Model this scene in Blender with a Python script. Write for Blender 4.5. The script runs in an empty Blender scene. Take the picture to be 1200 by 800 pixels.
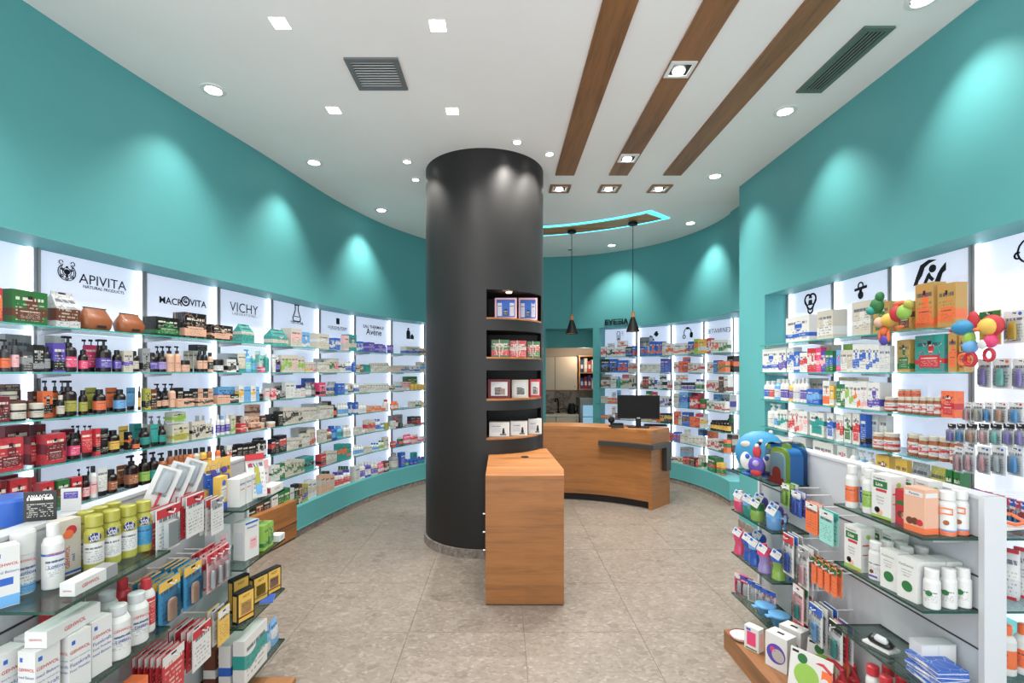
import bpy, bmesh, math, random
from mathutils import Vector, Matrix
random.seed(7)
SC = bpy.context.scene
COL = SC.collection
pi = math.pi
# ---------------------------------------------------------------- camera, world, exposure
F, PX, PY, CH = 570.0, 588.0, 436.0, 1.5          # focal length in pixels, principal point, eye height
cam_d = bpy.data.cameras.new('camera'); cam = bpy.data.objects.new('camera', cam_d); COL.objects.link(cam)
cam.location = (0, 0, CH); cam.rotation_euler = (pi/2, 0, 0)
cam_d.sensor_width = 36; cam_d.lens = F/1200*36
cam_d.shift_x = (600-PX)/1200; cam_d.shift_y = (PY-400)/1200
cam_d.clip_start = .02
SC.camera = cam
W = bpy.data.worlds.new('daylight'); SC.world = W; W.use_nodes = True
W.node_tree.nodes['Background'].inputs[0].default_value = (.92, .97, 1, 1)
W.node_tree.nodes['Background'].inputs[1].default_value = 2.05
SC.view_settings.view_transform = 'Standard'; SC.view_settings.look = 'None'
SC.view_settings.gamma = 1; SC.view_settings.use_curve_mapping = False
SC.view_settings.exposure = 0.3
SPOT_W, WASH_W, SQUARE_E, PANEL_E, LED_E = 46, 37, 13, .42, 3.0
CEIL = 3.31

def at_z(px, py, z):
    t = (z-CH)/((PY-py)/F); return Vector(((px-PX)/F*t, t, z))
def at_y(px, py, Y):
    return Vector(((px-PX)/F*Y, Y, CH+(PY-py)/F*Y))

# ---------------------------------------------------------------- materials
def lin(c): return tuple(((x/255)/12.92 if x/255 <= .04045 else ((x/255+.055)/1.055)**2.4) for x in c)
MATS = {}
def mat(name, rgb=(200,200,200), rough=.5, metal=0, spec=.5, emit=0, emit_rgb=None, coat=0):
    if name in MATS: return MATS[name]
    m = bpy.data.materials.new(name); m.use_nodes = True
    b = m.node_tree.nodes['Principled BSDF']
    b.inputs['Base Color'].default_value = (*lin(rgb), 1); b.inputs['Roughness'].default_value = rough
    b.inputs['Metallic'].default_value = metal; b.inputs['Specular IOR Level'].default_value = spec
    b.inputs['Coat Weight'].default_value = coat
    if emit:
        b.inputs['Emission Color'].default_value = (*lin(emit_rgb or rgb), 1); b.inputs['Emission Strength'].default_value = emit
    MATS[name] = m; return m
class NB:
    """small node builder"""
    def __init__(s, m): s.t = m.node_tree; s.n = s.t.nodes; s.b = s.n['Principled BSDF']
    def add(s, typ, **k):
        n = s.n.new(typ)
        for a, v in k.items(): setattr(n, a, v)
        return n
    def val(s, sock, v):
        if hasattr(v, 'is_linked') or hasattr(v, 'links'): s.t.links.new(v, sock)
        else: sock.default_value = v
    def m(s, op, a, b=0., c=0.):
        n = s.add('ShaderNodeMath', operation=op)
        for i, v in enumerate((a, b, c)): s.val(n.inputs[i], v)
        return n.outputs[0]
    def mix(s, f, a, b):
        n = s.add('ShaderNodeMix', data_type='RGBA')
        s.val(n.inputs[0], f); s.val(n.inputs[6], a); s.val(n.inputs[7], b); return n.outputs[2]
    def ramp(s, f, stops):
        n = s.add('ShaderNodeValToRGB'); s.val(n.inputs[0], f); e = n.color_ramp.elements
        while len(e) > 1: e.remove(e[-1])
        e[0].position, e[0].color = stops[0][0], (*lin(stops[0][1]), 1)
        for p, c in stops[1:]:
            x = e.new(p); x.color = (*lin(c), 1)
        return n.outputs[0]
    def noise(s, vec, scale, detail=3, rough=.5):
        n = s.add('ShaderNodeTexNoise'); s.val(n.inputs['Vector'], vec)
        n.inputs['Scale'].default_value = scale; n.inputs['Detail'].default_value = detail; n.inputs['Roughness'].default_value = rough
        return n.outputs[0]
    def mapping(s, vec, sc=(1,1,1), loc=(0,0,0)):
        n = s.add('ShaderNodeMapping'); s.val(n.inputs[0], vec); n.inputs['Scale'].default_value = sc; n.inputs['Location'].default_value = loc
        return n.outputs[0]
    def bump(s, h, strength, dist=.002):
        n = s.add('ShaderNodeBump'); s.val(n.inputs['Height'], h); n.inputs['Strength'].default_value = strength; n.inputs['Distance'].default_value = dist
        s.val(s.b.inputs['Normal'], n.outputs[0])
def objcoord(nb): return nb.add('ShaderNodeTexCoord').outputs['Object']
def gencoord(nb): return nb.add('ShaderNodeTexCoord').outputs['Generated']

def wood_mat(name, tone, axis):
    m = mat(name, tone, .42); nb = NB(m); o = objcoord(nb)
    sc = {'h': (.5, .5, 8), 'x': (.55, 8, 8), 'y': (8, .55, 8), 'z': (8, 8, .55)}[axis]
    v = nb.mapping(o, sc)
    a = nb.noise(v, 1.6, 6, .62); b = nb.noise(nb.mapping(o, tuple(q*5 for q in sc)), 2, 4, .6); k = nb.noise(nb.mapping(o, tuple(q**.5 for q in sc)), 2.2, 2)
    knot = nb.add('ShaderNodeTexVoronoi'); nb.val(knot.inputs['Vector'], nb.mapping(o, tuple(q**.45 for q in sc))); knot.inputs['Scale'].default_value = 2.6
    kn = nb.m('LESS_THAN', nb.m('ADD', knot.outputs['Distance'], nb.m('MULTIPLY', b, .03)), .032)
    f = nb.m('ADD', nb.m('MULTIPLY', a, .6), nb.m('MULTIPLY', b, .3)); f = nb.m('ADD', f, nb.m('MULTIPLY', k, .2))
    d = tuple(q*.7 for q in tone); l = tuple(min(255, q*1.14) for q in tone)
    c = nb.ramp(f, [(.38, d), (.55, tone), (.72, l)])
    if axis == 'h':                                       # boards of slightly different tone
        sp = nb.add('ShaderNodeSeparateXYZ'); nb.val(sp.inputs[0], o); wn = nb.add('ShaderNodeTexWhiteNoise', noise_dimensions='2D'); cb = nb.add('ShaderNodeCombineXYZ')
        rz = nb.m('FLOOR', nb.m('MULTIPLY', sp.outputs[2], 7.5)); nb.val(cb.inputs[1], rz); nb.val(cb.inputs[0], nb.m('FLOOR', nb.m('ADD', nb.m('MULTIPLY', sp.outputs[0], 1.3), nb.m('MULTIPLY', rz, .37)))); nb.val(wn.inputs['Vector'], cb.outputs[0])
        c = nb.mix(nb.m('MULTIPLY', wn.outputs['Value'], .35), c, (*lin(tuple(q*.8 for q in tone)), 1))
    c = nb.mix(nb.m('MULTIPLY', kn, .75), c, (*lin(tuple(q*.3 for q in tone)), 1))
    nb.val(nb.b.inputs['Base Color'], c); nb.bump(b, .12)
    return m
wood_mat('oak_x', (158,103,57), 'x'); wood_mat('oak_y', (142,97,59), 'y'); wood_mat('oak_dark', (190,136,88), 'x'); wood_mat('oak_h', (158,103,56), 'h')
def wall_mat(name, rgb):
    m = mat(name, rgb, .55, spec=.35); nb = NB(m); o = objcoord(nb)
    n = nb.noise(o, 1.3, 3); f = nb.noise(o, 160, 2)
    c = nb.mix(n, (*lin(tuple(q*.97 for q in rgb)), 1), (*lin(tuple(min(255, q*1.03) for q in rgb)), 1))
    nb.val(nb.b.inputs['Base Color'], c); nb.bump(f, .05, .001); return m
wall_mat('teal_paint', (88,161,163)); wall_mat('ceiling_paint', (250,245,244)); wall_mat('charcoal_paint', (35,34,34))
MATS['charcoal_paint'].node_tree.nodes['Principled BSDF'].inputs['Roughness'].default_value = .46
wall_mat('cream_paint', (205,190,170)); wall_mat('white_laminate', (192,195,200))
def stone_mat():
    m = mat('stone_tile', (142,131,122), .38); nb = NB(m); o = objcoord(nb)
    rnd = nb.add('ShaderNodeObjectInfo').outputs['Random']
    comb = nb.add('ShaderNodeCombineXYZ'); nb.val(comb.inputs[0], nb.m('MULTIPLY', rnd, 37.)); nb.val(comb.inputs[1], nb.m('MULTIPLY', rnd, 91.))
    add = nb.add('ShaderNodeVectorMath', operation='ADD'); nb.val(add.inputs[0], o); nb.val(add.inputs[1], comb.outputs[0]); v = add.outputs[0]
    warp = nb.add('ShaderNodeVectorMath', operation='ADD'); nz = nb.add('ShaderNodeTexNoise'); nb.val(nz.inputs['Vector'], v); nz.inputs['Scale'].default_value = 9
    scl = nb.add('ShaderNodeVectorMath', operation='SCALE'); nb.val(scl.inputs[0], nz.outputs[1]); scl.inputs['Scale'].default_value = .06
    nb.val(warp.inputs[0], v); nb.val(warp.inputs[1], scl.outputs[0]); w = nb.mapping(warp.outputs[0], (1, 1.35, 1))
    def chips(scale):
        vo = nb.add('ShaderNodeTexVoronoi'); nb.val(vo.inputs['Vector'], w); vo.inputs['Scale'].default_value = scale; return vo
    big, sm = chips(13), chips(52)
    sep = nb.add('ShaderNodeSeparateColor'); nb.val(sep.inputs[0], big.outputs['Color'])
    sep2 = nb.add('ShaderNodeSeparateColor'); nb.val(sep2.inputs[0], sm.outputs['Color'])
    base = nb.ramp(nb.noise(v, 3.2, 5, .6), [(.3, (122,111,100)), (.7, (145,133,122))])
    fine = nb.ramp(sep2.outputs[0], [(0, (103,93,83)), (.3, (127,115,105)), (.8, (140,129,119)), (.95, (158,148,139)), (1, (170,163,155))])
    c = nb.mix(.5, base, fine)
    chip = nb.ramp(sep.outputs[1], [(0, (90,80,72)), (.5, (121,110,100)), (1, (151,142,131))])
    mask = nb.m('MULTIPLY', nb.m('GREATER_THAN', sep.outputs[0], .74), nb.m('LESS_THAN', big.outputs['Distance'], .052*9))
    c = nb.mix(nb.m('MULTIPLY', mask, .42), c, chip)
    nb.val(nb.b.inputs['Base Color'], c)
    nb.val(nb.b.inputs['Roughness'], nb.m('ADD', .3, nb.m('MULTIPLY', nb.noise(v, 6, 3), .22)))
    return m
stone_mat(); mat('grout', (122,111,101), .8)
def skirt_mat():
    m = mat('stone_skirting', (120,112,106), .5); nb = NB(m); o = objcoord(nb)
    c = nb.ramp(nb.noise(o, 26, 6, .7), [(.3, (92,84,80)), (.52, (134,124,117)), (.72, (166,156,148))]); nb.val(nb.b.inputs['Base Color'], c)
skirt_mat()
def marble():
    m = mat('marble', (196,180,166), .25); nb = NB(m); o = objcoord(nb)
    n = nb.noise(o, 2.4, 8, .7); r = nb.m('ABSOLUTE', nb.m('SUBTRACT', n, .5))
    nb.val(nb.b.inputs['Base Color'], nb.ramp(r, [(0, (120,100,84)), (.02, (172,152,134)), (.08, (200,184,168))]))
marble()
def glass_mat(name, tint, refl=.5, alpha=.94):
    """clear sheet: transparent with a fresnel reflection (thin sheets; no caustics)"""
    m = bpy.data.materials.new(name); m.use_nodes = True; t = m.node_tree; t.nodes.clear()
    out = t.nodes.new('ShaderNodeOutputMaterial'); tr = t.nodes.new('ShaderNodeBsdfTransparent'); gl = t.nodes.new('ShaderNodeBsdfGlossy')
    fr = t.nodes.new('ShaderNodeFresnel'); fr.inputs[0].default_value = 1.45
    tr.inputs[0].default_value = (*[alpha*x for x in lin(tint)], 1); gl.inputs['Roughness'].default_value = .03
    mu = t.nodes.new('ShaderNodeMath'); mu.operation = 'MULTIPLY'; mu.inputs[1].default_value = refl; t.links.new(fr.outputs[0], mu.inputs[0])
    mx = t.nodes.new('ShaderNodeMixShader'); t.links.new(mu.outputs[0], mx.inputs[0]); t.links.new(tr.outputs[0], mx.inputs[1]); t.links.new(gl.outputs[0], mx.inputs[2])
    t.links.new(mx.outputs[0], out.inputs[0]); MATS[name] = m; return m
glass_mat('shelf_glass', (236,250,246), .75); glass_mat('blister', (244,248,250), .9); glass_mat('bag_film', (240,245,248), 1.2)
def edge_glass(name, rgb, alpha):
    m = mat(name, rgb, .15, spec=.6); b = m.node_tree.nodes['Principled BSDF']; b.inputs['Alpha'].default_value = alpha; return m
edge_glass('glass_edge', (70,172,160), .85); edge_glass('glass_edge_dark', (22,70,54), .9)
mat('metal_grey', (165,167,172), .45, .1); mat('chrome', (210,210,212), .15, 1); mat('black_plastic', (14,14,15), .45, spec=.3); mat('black_matte', (11,11,11), .6, spec=.25)
mat('screen', (6,6,7), .45, spec=.2); mat('ink', (14,14,18), .6); mat('panel_white', (238,240,250), .5, emit=PANEL_E, emit_rgb=(205,215,245))
mat('led_white', (255,255,255), .5, emit=LED_E, emit_rgb=(240,244,255)); mat('led_cyan', (120,225,245), .5, emit=2.6, emit_rgb=(60,205,235))
mat('lamp_glow', (255,255,255), .5, emit=SQUARE_E, emit_rgb=(255,250,242)); mat('lamp_warm', (255,240,215), .5, emit=6, emit_rgb=(255,225,180))
mat('lamp_white', (232,232,230), .4); mat('lamp_black', (12,12,12), .4); mat('grille_grey', (120,120,122), .45, .3); mat('grille_green', (92,112,104), .5); mat('vent_dark', (20,22,22), .8)
mat('white_paint', (204,206,209), .4); mat('kick_dark', (34,30,30), .6); mat('brass', (196,150,84), .35, .8); mat('gold_ribbon', (190,160,90), .35, .4)

# ---------------------------------------------------------------- mesh and object helpers
def mesh(name, verts, faces, mats=(), fm=None, smooth=False):
    me = bpy.data.meshes.new(name); me.from_pydata([tuple(v) for v in verts], [], faces)
    for m in mats: me.materials.append(MATS[m] if isinstance(m, str) else m)
    if fm: me.polygons.foreach_set('material_index', fm)
    if smooth: me.polygons.foreach_set('use_smooth', [True]*len(me.polygons))
    me.update(); return me
def link(name, me, parent=None, loc=(0,0,0), rz=0, sc=None, rot=None):
    o = bpy.data.objects.new(name, me); COL.objects.link(o)
    o.location = loc; o.rotation_euler = rot or (0, 0, rz)
    if sc: o.scale = sc
    if parent: o.parent = parent
    return o
def tag(o, label, cat, group=None):
    o['label'] = label; o['category'] = cat
    if group: o['group'] = group
    return o
def struct(o, label=None):
    o['kind'] = 'structure'
    if label: o['label'] = label
    return o
def empty(name, loc=(0,0,0), rz=0, parent=None):
    o = bpy.data.objects.new(name, None); COL.objects.link(o); o.location = loc; o.rotation_euler = (0,0,rz); o.empty_display_size = .05
    if parent: o.parent = parent
    return o
class MB:
    """collects pieces of ONE part"""
    def __init__(s): s.v, s.f = [], []
    def add(s, v, f):
        k = len(s.v); s.v += [tuple(x) for x in v]; s.f += [tuple(i+k for i in q) for q in f]; return s
    def box(s, a, b):
        (x0,y0,z0), (x1,y1,z1) = a, b
        return s.add([(x0,y0,z0),(x1,y0,z0),(x1,y1,z0),(x0,y1,z0),(x0,y0,z1),(x1,y0,z1),(x1,y1,z1),(x0,y1,z1)],
                     [(0,3,2,1),(4,5,6,7),(0,1,5,4),(1,2,6,5),(2,3,7,6),(3,0,4,7)])
    def prism(s, pts, z0, z1):
        """pts: plan polygon, counter-clockwise"""
        n = len(pts)
        return s.add([(p[0],p[1],z0) for p in pts]+[(p[0],p[1],z1) for p in pts],
                     [tuple(range(n-1,-1,-1)), tuple(range(n,2*n))]+[(i,(i+1)%n,n+(i+1)%n,n+i) for i in range(n)])
    def band(s, inner, outer, z0, z1):
        """wall strip between two open plan polylines (same length)"""
        n = len(inner); v = []
        for a, b in zip(inner, outer): v += [(a[0],a[1],z0),(b[0],b[1],z0),(b[0],b[1],z1),(a[0],a[1],z1)]
        f = [(0,1,2,3)] + [(4*n-1,4*n-2,4*n-3,4*n-4)]
        for i in range(n-1):
            for k in range(4): f.append((4*i+k, 4*i+4+k, 4*i+4+(k+1)%4, 4*i+(k+1)%4))
        return s.add(v, f)
    def lathe(s, prof, n=16, c=(0,0,0), cap=True):
        v = []; m = len(prof)
        for r, z in prof:
            for i in range(n):
                a = 2*pi*i/n; v.append((c[0]+r*math.cos(a), c[1]+r*math.sin(a), c[2]+z))
        f = [(k*n+i, k*n+(i+1)%n, (k+1)*n+(i+1)%n, (k+1)*n+i) for k in range(m-1) for i in range(n)]
        if cap: f += [tuple(range(n-1,-1,-1)), tuple((m-1)*n+i for i in range(n))]
        return s.add(v, f)
    def tube(s, pts, r, n=6):
        pts = [Vector(p) for p in pts]; v = []; m = len(pts)
        for i, p in enumerate(pts):
            t = (pts[min(i+1,m-1)]-pts[max(i-1,0)]).normalized()
            a = t.cross(Vector((0,0,1)));
            if a.length < .05: a = t.cross(Vector((0,1,0)))
            a.normalize(); b = t.cross(a); rr = r[i] if isinstance(r, (list, tuple)) else r
            for k in range(n):
                q = 2*pi*k/n; v.append(p + a*rr*math.cos(q) + b*rr*math.sin(q))
        f = [(k*n+i, (k+1)*n+i, (k+1)*n+(i+1)%n, k*n+(i+1)%n) for k in range(m-1) for i in range(n)]
        return s.add(v, f+[tuple(range(n)), tuple((m-1)*n+i for i in range(n-1,-1,-1))])
    def mesh(s, name, m, smooth=False):
        me = mesh(name, s.v, s.f, [m] if isinstance(m, str) else m)
        if smooth:
            me.polygons.foreach_set('use_smooth', [True]*len(me.polygons)); me.set_sharp_from_angle(angle=math.radians(38))
        bm = bmesh.new(); bm.from_mesh(me); bmesh.ops.recalc_face_normals(bm, faces=bm.faces); bm.to_mesh(me); bm.free()
        return me
    def obj(s, name, m, parent=None, smooth=False, **k): return link(name, s.mesh(name, m, smooth), parent, **k)

def text_mesh(txt, size, ext=.0006, bold=0, key=None, spacing=1.0):
    c = bpy.data.curves.new('lettering', 'FONT'); c.body = txt; c.size = size; c.extrude = ext; c.offset = bold; c.align_x = 'CENTER'; c.align_y = 'CENTER'
    c.resolution_u = 3; c.space_character = spacing
    o = bpy.data.objects.new('lettering', c); COL.objects.link(o)
    me = bpy.data.meshes.new_from_object(o.evaluated_get(bpy.context.evaluated_depsgraph_get()))
    bpy.data.objects.remove(o); bpy.data.curves.remove(c); me.name = 'lettering'; return me
TXT = {}
def lettering(txt, size, m, parent, loc, rot=(pi/2,0,0), bold=0, spacing=1.0, fit=None, name='lettering'):
    """flat raised letters; local x along the text, facing -y of the parent by default"""
    k = (txt, bold, spacing, m)
    if k not in TXT:
        me = text_mesh(txt, 1, .004, bold, spacing=spacing); me.materials.clear(); me.materials.append(MATS[m]); TXT[k] = me
        TXT[k, 'w'] = max(v.co.x for v in me.vertices)-min(v.co.x for v in me.vertices) if len(me.vertices) else 1
    s = size if fit is None else min(size, fit/TXT[k, 'w'])
    return link(name, TXT[k], parent, loc, rot=rot, sc=(s, s, s))
# ---------------------------------------------------------------- plan curves (metres, camera at origin looking along +Y)
CC = Vector((.61, 5.65)); RF, RB = 2.0, 2.35
def catmull(P, n=8):
    P = [Vector(p) for p in P]; out = []
    for i in range(len(P)-1):
        a, b, c, d = P[max(i-1,0)], P[i], P[i+1], P[min(i+2,len(P)-1)]
        for k in range(n):
            t = k/n; out.append(.5*((2*b)+(c-a)*t+(2*a-5*b+4*c-d)*t*t+(3*b-a-3*c+d)*t**3))
    return out+[P[-1]]
LEFTP = [(-2.46,.6),(-2.42,1.5),(-2.33,2.38),(-2.18,3.2),(-1.99,4.0),(-1.75,5.1),(-1.44,5.96),(-1.03,6.62),(-.5,7.28),(.08,7.57),(.61,7.65)]
LF = catmull(LEFTP)
def circ(a0, a1, R, n): return [CC+R*Vector((math.cos(math.radians(a0+(a1-a0)*i/n)), math.sin(math.radians(a0+(a1-a0)*i/n)))) for i in range(n+1)]
RC = circ(90, -6, RF, 40)
FAS = LF+RC[1:]                                  # whole fascia line, clockwise
def offset(P, d):
    out = []
    for i, p in enumerate(P):
        t = (P[min(i+1,len(P)-1)]-P[max(i-1,0)]).normalized(); out.append(p+Vector((-t.y, t.x))*d)
    return out
def hit(P, px):
    """where the view ray of picture column px meets a plan polyline (first crossing)"""
    k = (px-PX)/F
    for a, b in zip(P, P[1:]):
        fa, fb = a.x-k*a.y, b.x-k*b.y
        if fa*fb <= 0 and fa != fb: return a+(b-a)*(fa/(fa-fb))
    raise ValueError(px)
def clip(P, a, b, tol=1e-6):
    """part of polyline P between points a and b lying on it"""
    def par(q):
        best = None
        for i, (s, e) in enumerate(zip(P, P[1:])):
            d = e-s; t = max(0, min(1, (q-s).dot(d)/d.length_squared)); r = (s+d*t-q).length
            if best is None or r < best[0]: best = (r, i+t)
        return best[1]
    ta, tb = par(a), par(b); return [a]+[P[i] for i in range(len(P)) if ta+1e-3 < i < tb-1e-3]+[b]
SOF, TOPZ = 2.18, CEIL
LEVELS = [1.735, 1.50, 1.265, 1.03, .795, .56]
BASEZ = .275
BACK = offset(FAS, .27); FRONT = offset(FAS, -.03); WALLB = offset(FAS, .47)
# back line of the rear circle lies deeper
BACK = [b if p.x < .6 else CC+(p-CC).normalized()*RB for p, b in zip(FAS, BACK)]
WALLB = [b if p.x < .6 else CC+(p-CC).normalized()*(RB+.12) for p, b in zip(FAS, WALLB)]

# ---------------------------------------------------------------- floor: slab, grout, tiles as parts
fl = MB().box((-3.2,-.6,-.12), (3.4,9.2,-.006)).obj('floor', 'grout'); struct(fl, 'beige terrazzo-look stone floor')
TW, TL = .665, .655; gap = .002
tm = MB().box((-TW/2+gap/2,-TL/2+gap/2,-.006), (TW/2-gap/2,TL/2-gap/2,0)).mesh('tile', 'stone_tile')
for i in range(-5, 6):
    for j in range(-5, 10):
        x, y = -.537+TW*(i+.5), 2.81+TL*(j+.5)
        if -2.9 < x < 3.3 and -.3 < y < 9: link('tile', tm, fl, (x, y, 0))
# ---------------------------------------------------------------- ceiling
cl = MB().box((-3.2,-.6,CEIL), (3.4,8.3,CEIL+.1)).obj('ceiling', 'ceiling_paint'); struct(cl, 'smooth white plaster ceiling')
for n, (x0, x1) in enumerate(((.49,.663), (.98,1.15), (1.475,1.64))):
    o = MB().box((x0,-.4,CEIL-.012), (x1,4.45,CEIL)).obj('trim_%d' % (n+1), 'oak_y'); struct(o, 'flush oak strip in the ceiling')
# ---------------------------------------------------------------- walls
def wallpiece(name, P, Q, z0, z1, m, label=None):
    o = MB().band(P, Q, z0, z1).obj(name, m, smooth=True); return struct(o, label)
def sub(P, a, b): return P[a:b]
nL = len(LF); iA = 52                         # LF index where wall_left hands over to wall_back
wl = wallpiece('wall_left', FAS[:iA+1], WALLB[:iA+1], SOF, TOPZ, 'teal_paint', 'curved turquoise fascia over the glass shelves')
wb = wallpiece('wall_back', FAS[iA:], WALLB[iA:], SOF, TOPZ, 'teal_paint', 'curved turquoise wall above the rear shelves')
# door opening in the rear circle
dl, dr, jr = hit(FAS, 639.5), hit(FAS, 694.8), hit(FAS, 702.5)
def radial(p, R): return CC+(p-CC).normalized()*R
lowL = clip(FAS, FAS[0], FAS[nL-14]); 
w1 = wallpiece('wall_left_rear_face', offset(FAS, .33)[:nL-13], WALLB[:nL-13], 0, SOF, 'white_laminate', 'wall behind the glass shelves')
seg = clip(FAS, FAS[nL-14], dl); sgb = [p+(p-CC).normalized()*.45 for p in seg]
w2 = wallpiece('wall_back_section', seg, sgb, 0, SOF, 'teal_paint', 'turquoise wall beside the doorway')
jp = clip(FAS, dr, jr)
w3 = wallpiece('wall_back_pier', jp, [radial(p, RB+.12) for p in jp], 0, SOF, 'teal_paint', 'slim turquoise pier beside the doorway')
rb = clip(FAS, jr, FAS[-1])
w4 = wallpiece('wall_back_rear_face', [radial(p, RB+.03) for p in rb], [radial(p, RB+.12) for p in rb], 0, SOF, 'white_laminate', 'wall behind the rear shelves')
# right wall
XR, XRB = 2.32, 2.53
wr = MB().box((XR,-.6,SOF), (XRB+.2,4.75,TOPZ)).obj('wall_right', 'teal_paint'); struct(wr, 'straight turquoise fascia over the baby care shelves')
o = MB().box((XR,4.29,0), (XRB+.45,4.75,SOF)).obj('wall_right_pier', 'teal_paint'); struct(o, 'turquoise pier at the end of the baby care shelves')
o = MB().box((XRB+.01,-.6,0), (XRB+.2,4.29,SOF)).obj('wall_right_rear_face', 'white_laminate'); struct(o, 'wall behind the baby care shelves')
o = MB().box((2.585,4.75,SOF), (XRB+.45,5.5,TOPZ)).obj('wall_right_return', 'teal_paint'); struct(o)
# plinths under the shelves with stone skirting
def plinth(P, name, m, label, inset=.0):
    a = offset(P, inset-.02); b = offset(P, inset+.25)
    o = MB().band(a, b, .07, BASEZ).obj(name, m, smooth=True); struct(o, label); return o
pw = hit(FRONT, 345.5)
Pl_wood = clip(FRONT, FRONT[0], pw); Pl_teal = clip(FRONT, pw, FRONT[nL-14]); Pl_r = clip(FRONT, hit(FRONT, 703), FRONT[-1])
wp = MB().band(offset(Pl_wood, -.02), offset(Pl_wood, .25), .015, BASEZ+.07).obj('trim_4', 'oak_h', smooth=True); struct(wp, 'oak drawer plinth under the shelves')
MB().band(offset(Pl_wood, -.024), offset(Pl_wood, -.019), .15, .154).obj('drawer_gap', 'kick_dark', wp)
plinth(Pl_teal, 'trim_5', 'teal_paint', 'curved turquoise plinth under the glass shelves')
plinth(Pl_r, 'trim_6', 'teal_paint', 'curved turquoise plinth under the rear shelves')
for n, P in (('baseboard_left', Pl_teal), ('baseboard_back', Pl_r), ('baseboard_door', clip(FAS, FAS[nL-14], dl))):
    b = struct(MB().band(offset(P, -.012), offset(P, .2), 0, .07).obj(n, 'stone_skirting', smooth=True), 'grey stone skirting strip')
    a = MB().band(offset(P, -.026), offset(P, -.01), .066, .074).obj('edge_bead', 'teal_paint', b, smooth=True)
o = MB().box((XR-.02,-.6,.07), (XRB,4.29,BASEZ)).obj('trim_7', 'teal_paint'); struct(o, 'turquoise plinth under the baby care shelves')
o = MB().box((XR-.012,-.6,0), (XRB,4.75,.07)).obj('baseboard_right', 'stone_skirting'); struct(o)
# ---------------------------------------------------------------- kitchenette behind the doorway
KY = 8.75
o = MB().box((.1,KY,0), (2.1,KY+.1,2.4)).obj('wall_kitchen', 'cream_paint'); struct(o, 'kitchenette rear wall')
o = MB().box((.12,8.02,1.93), (2.0,KY,2.0)).obj('ceiling_kitchen', 'cream_paint'); struct(o)
o = MB().box((.12,7.95,1.90), (2.0,8.02,2.4)).obj('wall_kitchen_lintel', 'teal_paint'); struct(o, 'turquoise lintel panel over the kitchenette')
o = MB().box((.05,7.6,0), (.12,KY,2.4)).obj('wall_kitchen_left', 'cream_paint'); struct(o)
o = MB().box((1.68,7.98,0), (1.76,KY,2.4)).obj('wall_kitchen_right', 'cream_paint'); struct(o)
bs = MB().box((.12,KY-.02,.78), (1.42,KY,1.19)).obj('trim_8', 'marble'); struct(bs, 'veined marble splashback')
mat('cabinet_cream', (205,186,166), .45); mat('worktop', (205,195,182), .35)
c = empty('wall_cabinet', (.75,KY-.02,1.19)); tag(c, 'cream wall cabinet with flat doors above the marble splashback', 'cabinet')
MB().box((-.6,-.33,0), (.55,0,.58)).obj('body', 'kick_dark', c)
for k in range(3):
    x0 = -.6+k*.385; d = MB().box((x0+.004,-.35,.004), (x0+.379,-.33,.576)).obj('door', 'cabinet_cream', c)
    MB().lathe([(.008,0),(.008,.02)], 8).obj('knob', 'black_plastic', d, loc=(x0+(.34 if k%2==0 else .045),-.352,.06), rot=(pi/2,0,0))
MB().box((-.6,-.34,-.02), (.55,-.005,0)).obj('light_strip', 'oak_x', c)
c = empty('base_cabinet', (.75,KY-.02,0)); tag(c, 'cream base cabinet with stone worktop under the faucet', 'cabinet')
MB().box((-.6,-.5,.08), (.55,0,.75)).obj('body', 'kick_dark', c)
for k in range(3):
    x0 = -.6+k*.385; d = MB().box((x0+.004,-.52,.1), (x0+.379,-.5,.745)).obj('door', 'cabinet_cream', c)
    MB().lathe([(.008,0),(.008,.02)], 8).obj('knob', 'black_plastic', d, loc=(x0+(.34 if k%2==0 else .045),-.522,.68), rot=(pi/2,0,0))
MB().box((-.6,-.53,.75), (.55,0,.785)).obj('worktop', 'worktop', c)
f = empty('kitchen_faucet', (1.0,KY-.16,.785)); tag(f, 'dark curved kitchen faucet on the worktop', 'faucet')
MB().tube([(0,0,0),(0,0,.2),(-.02,-.03,.25),(-.06,-.09,.25),(-.07,-.12,.2)], .013, 8).obj('spout', 'black_plastic', f, smooth=True)
MB().lathe([(.03,0),(.03,.02),(.016,.03)], 12).obj('base', 'black_plastic', f)
MB().tube([(.02,0,.06),(.09,-.02,.08)], .008, 6).obj('lever', 'black_plastic', f)
s = empty('sink_tray', (.78,KY-.3,.785)); tag(s, 'small dark tray lying on the worktop beside the faucet', 'tray'); MB().box((-.06,-.06,0), (.12,.06,.012)).obj('tray', 'black_plastic', s); MB().box((-.06,-.065,.012), (.12,-.055,.02)).obj('rim', 'black_plastic', s)
k = empty('kettle', (1.2,KY-.38,.785)); tag(k, 'black kettle at the end of the worktop by the fridge', 'kettle')
MB().lathe([(.07,0),(.075,.03),(.055,.16),(.045,.18)], 14).obj('body', 'black_plastic', k, smooth=True); MB().tube([(.05,0,.15),(.1,0,.13),(.1,0,.05),(.07,0,.03)], .01).obj('handle', 'black_plastic', k)
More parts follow.
